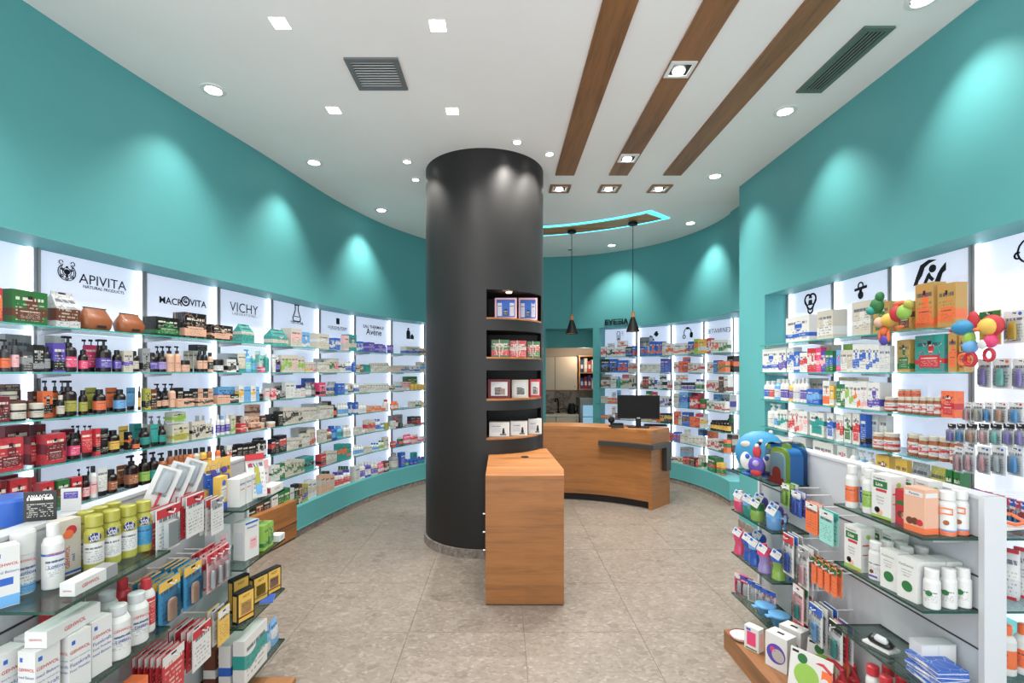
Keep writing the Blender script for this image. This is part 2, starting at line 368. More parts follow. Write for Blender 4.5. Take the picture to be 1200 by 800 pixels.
# open oak shelf and fridge
s = empty('open_bookcase', (1.5,KY-.03,1.19)); tag(s, 'open oak wall shelf with files above the fridge', 'bookcase')
for a, b in (((-.17,-.33,0),(-.15,0,.60)), ((.15,-.33,0),(.17,0,.60))): MB().box(a, b).obj('side_panel', 'oak_dark', s)
for z in (0, .29, .58): MB().box((-.15,-.33,z), (.15,0,z+.02)).obj('shelf', 'oak_x', s)
MB().box((-.15,-.02,.02), (.15,0,.58)).obj('back_panel', 'black_matte', s)
colb = [(60,70,150),(150,40,60),(90,60,130),(205,200,190),(40,60,90),(190,185,175),(180,60,60),(210,205,198)]
for r, z in enumerate((1.2105, 1.5005)):
    for q in range(4):
        rgb = colb[r*4+q]; nm = 'file_%d%d' % (r,q); mat(nm, rgb, .6)
        b = MB().box((-.028,-.2,0), (.028,.0,.19+.025*((q*7+r)%3))).obj('binder', nm, loc=(1.398+q*.066, KY-.07, z+.001))
        tag(b, '%s binder, %s on the %s level of the open oak shelf' % (('blue','red','purple','cream','navy','grey','crimson','white')[r*4+q], ('first','second','third','fourth')[q], ('lower','upper')[r]), 'binder')
        MB().box((-.018,-.203,.06), (.018,-.199,.13)).obj('spine_label', 'white_paint', b)
fr = empty('fridge', (1.5,KY-.03,0)); tag(fr, 'silver fridge with a lit glass door beside the worktop', 'fridge')
MB().box((-.17,-.45,.02), (.17,0,1.06)).obj('body', 'metal_grey', fr)
d = MB().box((-.165,-.48,.05), (.165,-.45,1.04)).obj('door', 'metal_grey', fr)
mat('fridge_glow', (150,190,215), .2, emit=.5, emit_rgb=(150,195,225)); MB().box((-.125,-.486,.25), (.125,-.48,.94)).obj('window', 'fridge_glow', d)
for z in (.42, .58, .74): MB().box((-.125,-.49,z), (.125,-.486,z+.012)).obj('rack', 'chrome', d)
MB().tube([(-.148,-.49,.4),(-.148,-.51,.44),(-.148,-.51,.76),(-.148,-.49,.8)], .007).obj('handle', 'chrome', d)
for q, (px, py) in enumerate(((682,411), (690,414))):
    p = Vector((1.18+.2*q, 8.25-.1*q, 1.93))
    L = empty('ceiling_downlight', p); tag(L, 'flat round downlight in the kitchenette ceiling, %s' % ('nearer the wall cabinet', 'nearer the bookcase')[q], 'downlight', 'kitchenette downlights')
    MB().lathe([(.08,-.012),(.085,0)], 20).obj('trim_ring', 'lamp_white', L); MB().lathe([(.068,-.014),(.068,-.011)], 20).obj('diffuser', 'lamp_warm', L)
ld = bpy.data.lights.new('kitchen_bulb', 'POINT'); ld.energy = 5; ld.color = (1,.86,.72); ld.shadow_soft_size = .08; lo = bpy.data.objects.new('kitchen_bulb', ld); COL.objects.link(lo); lo.location = (0,0,-.12); lo.parent = L

# ---------------------------------------------------------------- column with niches
KC, KR = Vector((-.156, 4.46)), .534
def cpt(a, r=KR): return KC+r*Vector((math.cos(a), math.sin(a)))
full = [cpt(2*pi*i/72) for i in range(72)]
NX0, NY = -.124, 4.45
aL = math.atan2(-math.sqrt(KR**2-(NX0-KC.x)**2), NX0-KC.x); aR = math.atan2(4.275-KC.y, math.sqrt(KR**2-(4.275-KC.y)**2))
arc = [cpt(aL+(aR-aL)*i/16) for i in range(17)]                     # opening on the column face, left to right
rest = [cpt(aR+(2*pi-(aR-aL))*i/60) for i in range(61)]
notch = rest+[Vector((NX0, NY)), Vector((arc[-1].x-.02, NY))]
NICHE = [(1.93,2.17), (1.61,1.84), (1.27,1.515), (.953,1.19)]
cm = MB(); z = .07
for a, b in sorted(NICHE):
    cm.prism(full, z, a); cm.prism(notch, a, b); z = b
cm.prism(full, z, CEIL)
colo = cm.obj('column', 'charcoal_paint'); struct(colo, 'round charcoal column with lit display niches')
me = colo.data
for p in me.polygons: p.use_smooth = abs(p.normal.z) < .5 and len(p.vertices) == 4
me.set_sharp_from_angle(angle=math.radians(30))
nseg = arc+[Vector((arc[-1].x-.02, NY-.003)), Vector((NX0+.003, NY-.003))]
nfr = [KC+(p-KC)*1.004 for p in arc]+nseg[-2:]
for a, b in NICHE: MB().prism(nfr, a, a+.014).obj('niche_shelf', 'oak_x', colo)
MB().prism([KC+(p-KC)*1.03 for p in full], 0, .07).obj('baseboard_column', 'stone_skirting', colo, smooth=True)
L = MB().lathe([(.022,-.006),(.025,0)], 16).obj('niche_light', 'lamp_warm', colo, loc=(.06,4.08,2.17))
ld = bpy.data.lights.new('niche_bulb', 'SPOT'); ld.energy = 2.2; ld.spot_size = 2.3; ld.spot_blend = .8; ld.color = (1,.9,.8); ld.shadow_soft_size = .02; lo = bpy.data.objects.new('niche_bulb', ld); COL.objects.link(lo); lo.location = (0,0,-.012); lo.parent = L
# ---------------------------------------------------------------- podium in front of the column
PZ = .835
pod = empty('display_podium', (.15,3.13,0)); tag(pod, 'waist-high oak podium standing against the charcoal column', 'podium')
def rel(P, o): return [(p[0]-o[0], p[1]-o[1]) for p in P]
_ar = [KC+.5375*Vector((math.cos(q), math.sin(q))) for q in [math.radians(-21-(95-21)*i/12) for i in range(13)]]
pp = [(-.105,3.13),(.40,3.13),(.425,3.33),(.39,4.26)]+[tuple(q) for q in _ar if q.x > -.1 and q.y < 4.25]+[(-.105,3.922)]
MB().prism(rel([(-.10,3.149),(.395,3.149),(.42,3.34),(.365,4.20),(.2,4.015),(.05,3.93),(-.09,3.895)], (.15,3.13)), .01, PZ-.022).obj('carcass', 'charcoal_paint', pod)
MB().box((-.255,0,.008), (.25,.019,PZ-.022)).obj('front_panel', 'oak_h', pod)
MB().prism(rel(pp, (.15,3.13)), PZ-.022, PZ).obj('top', 'oak_x', pod)
MB().prism(rel([(.39,4.2),(.372,4.2),(.41,3.33),(.385,3.15),(.40,3.15),(.425,3.33)][::-1], (.15,3.13)), .008, PZ-.022).obj('side_panel', 'oak_h', pod)
for q, z in enumerate((.56,.44,.32)):
    d = MB().box((-.259,.05,z-.055), (-.252,.55,z+.055)).obj('drawer', 'charcoal_paint', pod)
    MB().lathe([(.006,0),(.006,.016),(.009,.02)], 8).obj('knob', 'chrome', d, loc=(-.259,.1,z), rot=(0,-pi/2,0))
MB().lathe([(.03,0),(.03,.004)], 16).obj('cable_grommet', 'black_plastic', pod, loc=(.03,.86-.18,PZ))
# ---------------------------------------------------------------- service desk
def arc3(a, b, c, n):
    a, b, c = map(Vector, (a, b, c)); A = Matrix(((2*(b.x-a.x), 2*(b.y-a.y)), (2*(c.x-a.x), 2*(c.y-a.y))))
    q = A.inverted() @ Vector((b.length_squared-a.length_squared, c.length_squared-a.length_squared)); r = (a-q).length
    t0, t1 = (math.atan2(p.y-q.y, p.x-q.x) for p in (a, c)); return q, r, [q+r*Vector((math.cos(t0+(t1-t0)*i/n), math.sin(t0+(t1-t0)*i/n))) for i in range(n+1)]
DZ = .865
dq, drad, DF = arc3((.30,5.72), (1.06,5.645), (1.62,5.28), 24)
def conc(P, d): return [dq+(p-dq)*((drad+d)/drad) for p in P]
DB = conc(DF, .42)
desk = empty('service_desk', (1.0,5.8,0)); tag(desk, 'curved oak service desk with a dark metal ledge', 'desk'); O = (1.0,5.8)
MB().band(rel(DF, O), rel(conc(DF, .02), O), .085, DZ-.03).obj('front_panel', 'oak_h', desk, smooth=True)
MB().band(rel(conc(DF[:-1], .05), O), rel(conc(DF[:-1], .07), O), 0, .085).obj('kick_board', 'kick_dark', desk, smooth=True)
MB().band(rel(DF, O), rel(DB, O), DZ-.03, DZ).obj('top', 'oak_x', desk, smooth=True)
e0, e1 = DF[-1], DB[-1]; t = (e1-e0).normalized(); nrm = Vector((t.y, -t.x))
MB().prism(rel([e0+nrm*.004, e1+nrm*.004, e1-nrm*.03, e0-nrm*.03], O), 0, DZ-.03).obj('end_panel', 'oak_h', desk)
b0, b1 = DF[0], DB[0]; t2 = (b1-b0).normalized(); n2 = Vector((-t2.y, t2.x))
MB().prism(rel([b0+n2*.0, b0-n2*.03, b1-n2*.03, b1], O), 0, DZ-.03).obj('end_panel', 'oak_h', desk)
MB().band(rel(conc(DF, .39), O), rel(conc(DF, .41), O), .05, DZ-.03).obj('rear_panel', 'oak_h', desk, smooth=True)
lp = DF[14:]; led = conc(lp, -.06)
ex = e0+nrm*.06-t*.06
poly = [p for p in led]+[ex]+[e0+t*.34+nrm*.06, e0+t*.34+nrm*.004]+[e0+nrm*.004]+[p for p in conc(lp, -.001)][::-1]
mat('desk_ledge', (52,50,48), .5)
MB().prism(rel(poly, O)[::-1], .665, .715).obj('ledge', 'desk_ledge', desk)
MB().prism(rel([e0+t*.24+nrm*.06, e0+t*.34+nrm*.06, e0+t*.34+nrm*.004, e0+t*.24+nrm*.004], O), .40, .665).obj('ledge_leg', 'desk_ledge', desk)
# monitor, keyboard, scanner, cup
p = at_z(748, 500.5, DZ); r = math.radians(-14)
mon = empty('computer_monitor', p, r); tag(mon, 'black flat computer monitor on the service desk', 'monitor')
MB().box((-.235,-.02,.1), (.235,.012,.37)).obj('housing', 'black_plastic', mon); MB().box((-.226,-.0215,.116), (.226,-.02,.361)).obj('screen', 'screen', mon); lettering('ASUS', .02, 'chrome', mon, (0,-.0212,.108), fit=.04)
MB().box((-.09,.012,.15), (.09,.04,.31)).obj('rear_bulge', 'black_matte', mon)
MB().box((-.03,-.012,.01), (.03,.01,.12)).obj('stand', 'black_plastic', mon); MB().prism([(-.11,-.09),(.11,-.09),(.13,.08),(-.13,.08)], 0, .012).obj('base', 'black_plastic', mon)
kb = empty('keyboard', at_z(768, 498.8, DZ), r); tag(kb, 'black keyboard lying on the service desk beside the monitor', 'keyboard'); MB().box((-.13,-.05,0),(.13,.05,.014)).obj('case', 'black_plastic', kb); MB().box((-.12,-.04,.014),(.12,.04,.02)).obj('key_field', 'black_matte', kb)
scn = empty('barcode_scanner', at_z(716.5, 499.5, DZ), .3); tag(scn, 'black dome-shaped barcode scanner at the edge of the service desk', 'scanner')
MB().lathe([(.035,0),(.035,.01),(.012,.015),(.014,.045)], 14).obj('foot', 'black_plastic', scn, smooth=True); MB().lathe([(.014,.04),(.035,.055),(.04,.08),(.03,.105),(.01,.115)], 14).obj('head', 'black_plastic', scn, smooth=True)
tl = empty('card_terminal', at_z(728, 500.5, DZ)+Vector((-.05,-.03,0)), r); tag(tl, 'low black card terminal between scanner and monitor', 'terminal'); MB().add([(-.07,-.05,0),(.07,-.05,0),(.07,.05,0),(-.07,.05,0),(-.065,-.045,.02),(.065,-.045,.02),(.065,.045,.05),(-.065,.045,.05)], [(0,3,2,1),(4,5,6,7),(0,1,5,4),(1,2,6,5),(2,3,7,6),(3,0,4,7)]).obj('case', 'black_plastic', tl); MB().box((-.05,.0,.036),(.05,.035,.048)).obj('display', 'screen', tl)

# ---------------------------------------------------------------- ceiling fittings
def spot(parent, energy, size, target=None, blend=.6, color=(1,.96,.9), rad=.035):
    l = bpy.data.lights.new('bulb', 'SPOT'); l.energy = energy; l.spot_size = math.radians(size); l.spot_blend = blend; l.color = color; l.shadow_soft_size = rad
    o = bpy.data.objects.new('bulb', l); COL.objects.link(o); o.parent = parent; o.location = (0,0,-.03)
    if target is not None: o.rotation_euler = (Vector(target)-(Vector(parent.location)+Vector((0,0,-.03)))).to_track_quat('-Z','Y').to_euler()
    return o
def ring(r0, r1, h): return MB().lathe([(r0,-.001),(r0,-h),(r1,-h*.6),(r1,0)], 28, cap=False)
RINGM = ring(.052,.075,.008).mesh('trim_ring', 'lamp_white', True); BULBM = MB().lathe([(.044,-.004),(.046,0)], 24).mesh('lens', 'lamp_glow')
def adjustable(px, py, label, size=1., target=None, en=SPOT_W, pos=None):
    p = at_z(px, py, CEIL) if pos is None else Vector(pos); e = empty('ceiling_spotlight', p); tag(e, label, 'spotlight', 'round ceiling spotlights')
    link('trim_ring', RINGM, e, sc=(size,size,1)); MB().lathe([(.052*size,-.0035),(.047*size,-.0035)], 24, cap=False).obj('gap_ring', 'lamp_black', e); link('lens', BULBM, e, (0,0,-.002), sc=(size,size,1))
    spot(e, en, 84 if target is not None else 120, target, 1.0 if target is not None else .9); return e
def at_wall(px, py, z):           # a point on the fascia straight out from a ceiling point
    p = at_z(px, py, CEIL).to_2d(); q = min(FAS, key=lambda w: (w-p).length); d = q-p; return Vector((q.x, q.y, z))
for k, (px, py) in enumerate(((250,105), (368,190), (447,246))):
    adjustable(px, py, 'round ceiling spotlight aimed at the curved shelf wall, %s from the camera' % ('first','second','third')[k], 1, at_wall(px, py, 2.0), WASH_W*(.85,1.1,1.7)[k])
for k, (px, py) in enumerate(((920,130), (838,206))):
    p = at_z(px, py, CEIL); adjustable(px, py, 'round ceiling spotlight aimed at the straight wall, %s' % ('nearer the linear grille', 'nearer the column')[k], 1, (XR, p.y, 2.0), WASH_W)
p = at_z(1082, 0, CEIL); adjustable(1082, -2, 'round ceiling spotlight cut by the top edge above the linear grille', 1, (XR, p.y-.02, 2.0), WASH_W)
for px, py, s in ((809,261,'above the vitamin bay'), (717,287,'behind the pendant lamps')):
    adjustable(px, py, 'round ceiling spotlight aimed at the rear curved wall, %s' % s, 1, at_wall(px, py, 2.05), WASH_W*1.6)
adjustable(0, 0, 'round ceiling spotlight washing the rear wall behind the column', 1, (-.5,7.28,2.1), WASH_W*1.5, (-.25,6.75,CEIL))
for k, yy in enumerate((1.75, .7)):                                # unseen lamps added for fill light, carrying the rows towards the shop front
    adjustable(0, 0, 'added unseen ceiling spotlight over the near end of the curved shelf wall, %s' % ('second in line', 'first in line')[k], 1, (-2.4,yy,2.0), WASH_W, (-1.85,yy,CEIL))
    adjustable(0, 0, 'added unseen ceiling spotlight over the near end of the straight wall, %s' % ('second in line', 'first in line')[k], 1, (XR,yy-.2,2.0), WASH_W, (1.83,yy-.2,CEIL))
for px, py, s in ((606,166,'in front of the column on the strip side'), (644,180,'beside the nearest oak strip'), (477,189,'in front of the column on the shelf side'), (487,210,'just beside the column')):
    adjustable(px, py, 'small round ceiling spotlight %s' % s, .62, None, SPOT_W*1.35)
SQM = MB().box((-.04,-.04,-.003), (.04,.04,.0)).mesh('diffuser', 'lamp_glow'); SQF = MB().box((-.045,-.045,-.002), (.045,.045,.001)).mesh('frame', 'lamp_white')
def square(pos, label, k=1.):
    e = empty('square_downlight', pos); tag(e, label, 'downlight', 'flush square downlights'); link('diffuser', SQM, e); link('frame', SQF, e); spot(e, SPOT_W*k, 140, None, .9, rad=.06)
for px, py, s in ((328,27,'nearest the curved wall'), (513,30,'between the grille and the oak strips'), (391,129,'beyond the square grille'), (530,130,'before the column')):
    square(at_z(px, py, CEIL), 'flush square white downlight in the ceiling, %s' % s)
for q, (x, y) in enumerate(((-1.2,1.1), (-.3,1.1), (-1.2,.1), (.2,.1))): square((x,y,CEIL), 'added unseen square downlight near the shop front, %s' % ('by the curved wall','by the middle','by the entrance wall','by the entrance')[q], .4)  # extra downlights out of view, put in to light the near room
def gimbal(px, py, s, label, wood):
    e = empty('gimbal_downlight', at_z(px, py, CEIL-(.012 if not wood else 0))); tag(e, label, 'downlight', 'square gimbal downlights')
    if wood: 
        f = MB()
        for a, b in (((-.1,-.1,-.012),(.1,-.075,0)), ((-.1,.075,-.012),(.1,.1,0)), ((-.1,-.075,-.012),(-.075,.075,0)), ((.075,-.075,-.012),(.1,.075,0))): f.box(a, b)
        f.obj('wood_surround', 'oak_y', e)
    f = MB(); q, w = .075, .055
    for a, b in (((-q,-q,-.008),(q,-w,0)), ((-q,w,-.008),(q,q,0)), ((-q,-w,-.008),(-w,w,0)), ((w,-w,-.008),(q,w,0))): f.box(a, b)
    f.obj('frame', 'lamp_white', e); MB().box((-w,-w,-.002), (w,w,0)).obj('box', 'lamp_black', e); MB().lathe([(.034,-.012),(.036,-.002)], 20).obj('lens', 'lamp_glow', e, loc=(-.004,.012,0))
    spot(e, SPOT_W*1.9, 125, None, .9, rad=.035)
gimbal(797, 81, 1, 'square spotlight set in the middle oak ceiling strip, nearer one', False); gimbal(736, 185, 1, 'square spotlight set in the middle oak ceiling strip, at its end', False)
for px, s in ((656,'first from the column'), (714,'second from the column'), (773,'third from the column')): gimbal(px, 220.5, 1, 'wood-framed square spotlight past the ceiling strips, %s' % s, True)
def grille(c4, m, label, along, n):
    P = [at_z(x, y, CEIL) for x, y in c4]; x0 = min(p.x for p in P); x1 = max(p.x for p in P); y0 = min(p.y for p in P); y1 = max(p.y for p in P)
    e = empty('ceiling_grille', ((x0+x1)/2,(y0+y1)/2,CEIL)); tag(e, label, 'air vent'); w, h = (x1-x0)/2, (y1-y0)/2; b = .03
    f = MB()
    for a, c in (((-w,-h,-.012),(w,-h+b,0)), ((-w,h-b,-.012),(w,h,0)), ((-w,-h+b,-.012),(-w+b,h-b,0)), ((w-b,-h+b,-.012),(w,h-b,0))): f.box(a, c)
    f.obj('frame', m, e); MB().box((-w+b,-h+b,-.002), (w-b,h-b,0)).obj('dark_duct', 'vent_dark', e)
    for k in range(n):
        s = (k+.5)/n
        if along == 'x': MB().box((-w+b,-.003,-.009), (w-b,.003,-.003)).obj('slat', m+'_slat', e, loc=(0,-h+b+2*(h-b)*s,0))
        else: MB().box((-.003,-h+b,-.009), (.003,h-b,-.003)).obj('slat', m+'_slat', e, loc=(-w+b+2*(w-b)*s,0,0))
mat('grille_grey_slat', (185,185,186), .5); mat('grille_green_slat', (120,138,130), .5)
grille(((405,67),(466,67),(421,104),(477,104)), 'grille_grey', 'square grey metal air grille in the white ceiling', 'x', 10)
g0 = at_z(1031,30,CEIL); g1 = at_z(948,107,CEIL)
def inv(p): return (PX+p[0]/p[1]*F, PY-(CEIL-CH)/p[1]*F)
hw = .082; xg = (g0.x+g1.x)/2
grille((inv((xg-hw,g0.y)), inv((xg+hw,g0.y)), inv((xg-hw,g1.y)), inv((xg+hw,g1.y))), 'grille_green', 'long green-grey linear air grille beside the oak strips', 'y', 5)
# curved pendant tray with cyan LED rim
_, _, SFr = arc3((.3,6.10), (1.16,5.83), (1.64,5.50), 24)
SBk = [p+(p-Vector((.0,4.2))).normalized()*.30 for p in SFr]
SF2 = offset(SFr, -.03); SB2 = offset(SBk, .075)
t = (SFr[-1]-SFr[-2]).normalized(); SF2[-1] += t*.06; SB2[-1] += t*.06
tr = empty('ceiling_tray', (1.0,6.0,CEIL)); tag(tr, 'curved oak ceiling tray with a cyan light rim above the desk', 'ceiling tray'); O = (1.0,6.0)
MB().band(rel(SFr, O), rel(SBk, O), -.022, -.010).obj('oak_panel', 'oak_dark', tr, smooth=True)
MB().band(rel(SF2, O), rel(SB2, O), -.008, -.0005).obj('light_rim', 'led_cyan', tr, smooth=True)
def pendant(px, py, base_py, label):
    p = at_z(px, py, CEIL-.04); e = empty('pendant_lamp', p); tag(e, label, 'pendant lamp', 'black cone pendants over the desk')
    zb = CH+(PY-base_py)/F*p.y-p.z
    MB().lathe([(.055,0),(.055,-.025),(.03,-.03)], 20).obj('canopy', 'black_plastic', e, smooth=True)
    MB().tube([(0,0,-.02),(0,0,zb+.23)], .004, 6).obj('cord', 'black_plastic', e)
    MB().lathe([(.02,zb+.235),(.022,zb+.17)], 16).obj('wood_neck', 'oak_x', e, smooth=True)
    MB().lathe([(.024,zb+.172),(.03,zb+.15),(.075,zb+.012),(.078,zb)], 28, cap=False).obj('shade', 'black_matte', e, smooth=True)
    MB().lathe([(.073,zb+.006),(.028,zb+.146)], 28, cap=False).obj('inner_reflector', 'brass', e, smooth=True)
    MB().lathe([(.005,zb+.02),(.025,zb+.035),(.025,zb+.07),(.012,zb+.1)], 14).obj('bulb', 'lamp_warm', e, smooth=True)
    l = bpy.data.lights.new('pendant_light', 'SPOT'); l.energy = 14; l.spot_size = 1.7; l.spot_blend = .6; l.color = (1,.85,.62); l.shadow_soft_size = .03; o = bpy.data.objects.new('pendant_light', l); COL.objects.link(o); o.parent = e; o.location = (0,0,zb-.005)
pendant(670, 270.5, 391, 'black cone pendant lamp nearer the column'); pendant(741.7, 261, 388.5, 'black cone pendant lamp over the computer monitor')
e = empty('smoke_detector', at_z(668,290,CEIL)); tag(e, 'small round ceiling detector behind the first pendant cord', 'detector'); MB().lathe([(.05,0),(.05,-.012),(.03,-.03)], 18).obj('base', 'lamp_white', e, smooth=True); MB().lathe([(.028,-.03),(.02,-.04)], 14).obj('sensor', 'grille_grey', e)
# ---------------------------------------------------------------- wall shelving bays
class Bay: pass
BAYS = {'L': [], 'B': [], 'R': []}
def curve_at(P, t): i = min(int(t), len(P)-2); return P[i]+(P[i+1]-P[i])*(t-i)
def hit_t(P, px):
    k = (px-PX)/F
    for i, (a, b) in enumerate(zip(P, P[1:])):
        fa, fb = a.x-k*a.y, b.x-k*b.y
        if fa*fb <= 0 and fa != fb: return i+fa/(fa-fb)
    raise ValueError(px)
def glass_shelf(parent, pts, z, th, edge, name='glass_shelf'):
    n = len(pts); me = mesh(name, [(p[0],p[1],z-th) for p in pts]+[(p[0],p[1],z) for p in pts],
        [tuple(range(n-1,-1,-1)), tuple(range(n,2*n))]+[(i,(i+1)%n,n+(i+1)%n,n+i) for i in range(n)], ['shelf_glass', edge], [0,0]+[1]*n)
    return link(name, me, parent)
def make_bay(wall, B0, B1, S0, S1, tagtxt, label, last=False, levels=6):
    b = Bay(); b.wall, b.tag, b.count = wall, tagtxt, {}
    t = (S1-S0).normalized(); b.rz = math.atan2(t.y, t.x); b.t = t; b.n = Vector((-t.y, t.x))
    b.S0, b.S1, b.B0, b.B1 = S0, S1, B0, B1; b.depth = ((B0-S0).length+(B1-S1).length)/2
    e = empty('shelving_bay', (S0.x, S0.y, 0), b.rz); tag(e, label, 'shelving', 'wall shelving bays'); b.e = e
    L = lambda p: ((p-S0).dot(t), (p-S0).dot(b.n))
    b.L = L; b0, b1, s1 = L(B0), L(B1), L(S1); w = s1[0]
    th = .012
    i0, i1 = (b0[0]+.0215, b0[1]), (b1[0]-.0215, b1[1])
    pan = MB().prism([i0, i1, (i1[0], i1[1]+th), (i0[0], i0[1]+th)], BASEZ, SOF-.002).obj('back_panel', 'panel_white', e); b.panel = pan
    def upright(p):
        u = MB(); x, y = p
        u.box((x-.0175,y-.022,BASEZ), (x-.005,y,SOF)); u.box((x+.005,y-.022,BASEZ), (x+.0175,y,SOF)); u.box((x-.005,y-.014,BASEZ), (x+.005,y,SOF))
        o = u.obj('upright', 'metal_grey', e)
        for s in (-1, 1):
            if s < 0 and p is b0 and not (wall == 'X'): continue
        return o
    upright(b0)
    if last: upright(b1)
    for x, s in {'L': ((b1[0], -1),), 'R': ((b0[0], 1),)}.get(wall, ((b0[0], 1), (b1[0], -1))):
        y = b0[1] if s == 1 else b1[1]
        MB().box((min(x+s*.027, x+s*.039), y-.022, BASEZ+.01), (max(x+s*.027, x+s*.039), y-.006, SOF-.004)).obj('led_strip', 'led_white', e)
    for z in LEVELS[:levels]:
        k0, k1 = .04/(abs(b0[1]) or 1), .04/(abs(b1[1]) or 1)
        g = glass_shelf(e, [(.0012,0), (w-.0012,0), (b1[0]+(w-b1[0])*k1-.027, b1[1]*(1-k1)), (b1[0]-.027, b1[1]-.012), (b0[0]+.027, b0[1]-.012), (b0[0]*(1-k0)+.027, b0[1]*(1-k0))], z, .008, 'glass_edge')
        for p, sp in ((b0, (0, 0)),) + (((b1, s1),) if last else ()):
            d = Vector((sp[0]-p[0], sp[1]-p[1])); q = (p[0]+d.x*.78, p[1]+d.y*.78); x = .006
            MB().add([(p[0]-x,p[1],z-.034),(p[0]+x,p[1],z-.034),(p[0]+x,p[1],z-.009),(p[0]-x,p[1],z-.009),(q[0]-x,q[1],z-.02),(q[0]+x,q[1],z-.02),(q[0]+x,q[1],z-.009),(q[0]-x,q[1],z-.009)],
                [(0,3,2,1),(4,5,6,7),(0,1,5,4),(1,2,6,5),(2,3,7,6),(3,0,4,7)]).obj('bracket', 'metal_grey', g)
    BAYS[wall].append(b); return b
LT = [hit_t(BACK, -75)]+[hit_t(BACK, x) for x in (40,166.6,253.7,316.6,373,414.4,457.7,496.5)]; LT.append(min(LT[-1]+6.2, nL-14.5))
LTAGS = ['gift box bay', 'bee emblem bay', 'bold lettering bay', 'wide lettering bay', 'flask emblem bay', 'black square bay', 'serif lettering bay', 'bottle emblem bay', 'hidden bay']
for i, g in enumerate(LTAGS):
    ta, tb = LT[i], LT[i+1]
    make_bay('L', curve_at(BACK, ta), curve_at(BACK, tb), curve_at(FRONT, ta), curve_at(FRONT, tb), g,
        ['backlit glass shelving bay cut by the frame beside the bee emblem','backlit glass shelving bay with ornate bee emblem','backlit glass shelving bay with bold rounded black lettering','backlit glass shelving bay with thin wide black lettering','backlit glass shelving bay with a flask emblem','backlit glass shelving bay with a small black square emblem','backlit glass shelving bay with serif lettering','backlit glass shelving bay with bottle emblem beside the column','backlit glass shelving bay hidden behind the column'][i], i == len(LTAGS)-1)
BT = [hit_t(BACK, x) for x in (705,746.8,787.5,826.3,861)]; BT.append(BT[-1]+4.5)
for i, g in enumerate(['thermometer bay', 'pill emblem bay', 'pressure meter bay', 'vitamin bay', 'far corner bay']):
    make_bay('B', curve_at(BACK, BT[i]), curve_at(BACK, BT[i+1]), curve_at(FRONT, BT[i]), curve_at(FRONT, BT[i+1]), g,
        ['backlit rear shelving bay with thermometer emblem','backlit rear shelving bay with pills emblem','backlit rear shelving bay with pressure meter emblem','backlit rear shelving bay with vitamin lettering','backlit rear shelving bay partly hidden by the turquoise pier'][i], i == 4)
RY = [4.275,3.69,3.146,2.598,2.05,1.5]
for i, g in enumerate(['round pacifier bay', 'side pacifier bay', 'hands emblem bay', 'hanging pacifier bay', 'near baby bay']):
    V = Vector; make_bay('R', V((XRB,RY[i])), V((XRB,RY[i+1])), V((XR-.05,RY[i])), V((XR-.05,RY[i+1])), g,
        ['backlit baby shelving bay with round pacifier emblem','backlit baby shelving bay with side-view pacifier emblem','backlit baby shelving bay with sheltering hands emblem','backlit baby bay with hanging pacifier cards','backlit baby shelving bay at the shop front'][i], i == 4, 6 if i < 3 else 0)
# ---------------------------------------------------------------- lettering and emblems on the panels
def panel_uv(b, px, py):
    """panel-local x and height for a picture point on the back panel of bay b"""
    k = (px-PX)/F; a, c = b.B0, b.B1; fa, fb = a.x-k*a.y, c.x-k*c.y; p = a+(c-a)*(fa/(fa-fb))
    return b.L(p)[0], b.L(p)[1], CH+(PY-py)/F*p.y
def panel_text(b, x0, x1, py, txt, bold=0, spacing=1.0, m='ink'):
    u0, y, z = panel_uv(b, x0, py); u1, _, _ = panel_uv(b, x1, py); t = lettering(txt, 9, m, b.panel, ((u0+u1)/2, y-.003, z), bold=bold, spacing=spacing, fit=u1-u0)
    return t
class Em:
    """flat emblem drawn with strokes and discs; x to the side, z up, unit size"""
    def __init__(s): s.m = MB()
    def poly(s, P): 
        a = sum(P[i][0]*P[(i+1)%len(P)][1]-P[(i+1)%len(P)][0]*P[i][1] for i in range(len(P)))
        P = P if a > 0 else P[::-1]; s.m.prism(P, -.01, .01); return s
    def disc(s, x, y, r, ry=None, a=0, n=18):
        ry = ry or r; return s.poly([(x+r*math.cos(q)*math.cos(a)-ry*math.sin(q)*math.sin(a), y+r*math.cos(q)*math.sin(a)+ry*math.sin(q)*math.cos(a)) for q in [2*pi*i/n for i in range(n)]])
    def line(s, P, w):
        for (x0,y0), (x1,y1) in zip(P, P[1:]):
            dx, dy = x1-x0, y1-y0; l = math.hypot(dx, dy) or 1; nx, ny = -dy/l*w/2, dx/l*w/2; ex, ey = dx/l*w*.3, dy/l*w*.3
            s.poly([(x0+nx-ex,y0+ny-ey),(x0-nx-ex,y0-ny-ey),(x1-nx+ex,y1-ny+ey),(x1+nx+ex,y1+ny+ey)])
        return s
    def arc(s, x, y, r, a0, a1, w, ry=None, n=18):
        ry = ry or r; return s.line([(x+r*math.cos(math.radians(a0+(a1-a0)*i/n)), y+ry*math.sin(math.radians(a0+(a1-a0)*i/n))) for i in range(n+1)], w)
    def put(s, b, px, py, wpx, name='emblem', m='ink'):
        u, y, z = panel_uv(b, px, py); u1 = panel_uv(b, px+wpx/2, py)[0]; u0 = panel_uv(b, px-wpx/2, py)[0]
        return s.m.obj(name, m, b.panel, loc=(u,y-.003,z), rot=(pi/2,0,0), sc=(u1-u0,u1-u0,.15))
LB, BB, RB_ = BAYS['L'], BAYS['B'], BAYS['R']
e = Em().arc(0,0,.45,130,410,.035).arc(0,0,.36,150,390,.02).arc(-.3,.5,.1,0,300,.03).arc(.3,.5,.1,-120,180,.03).disc(0,.02,.15).arc(0,.02,.22,0,360,.025)
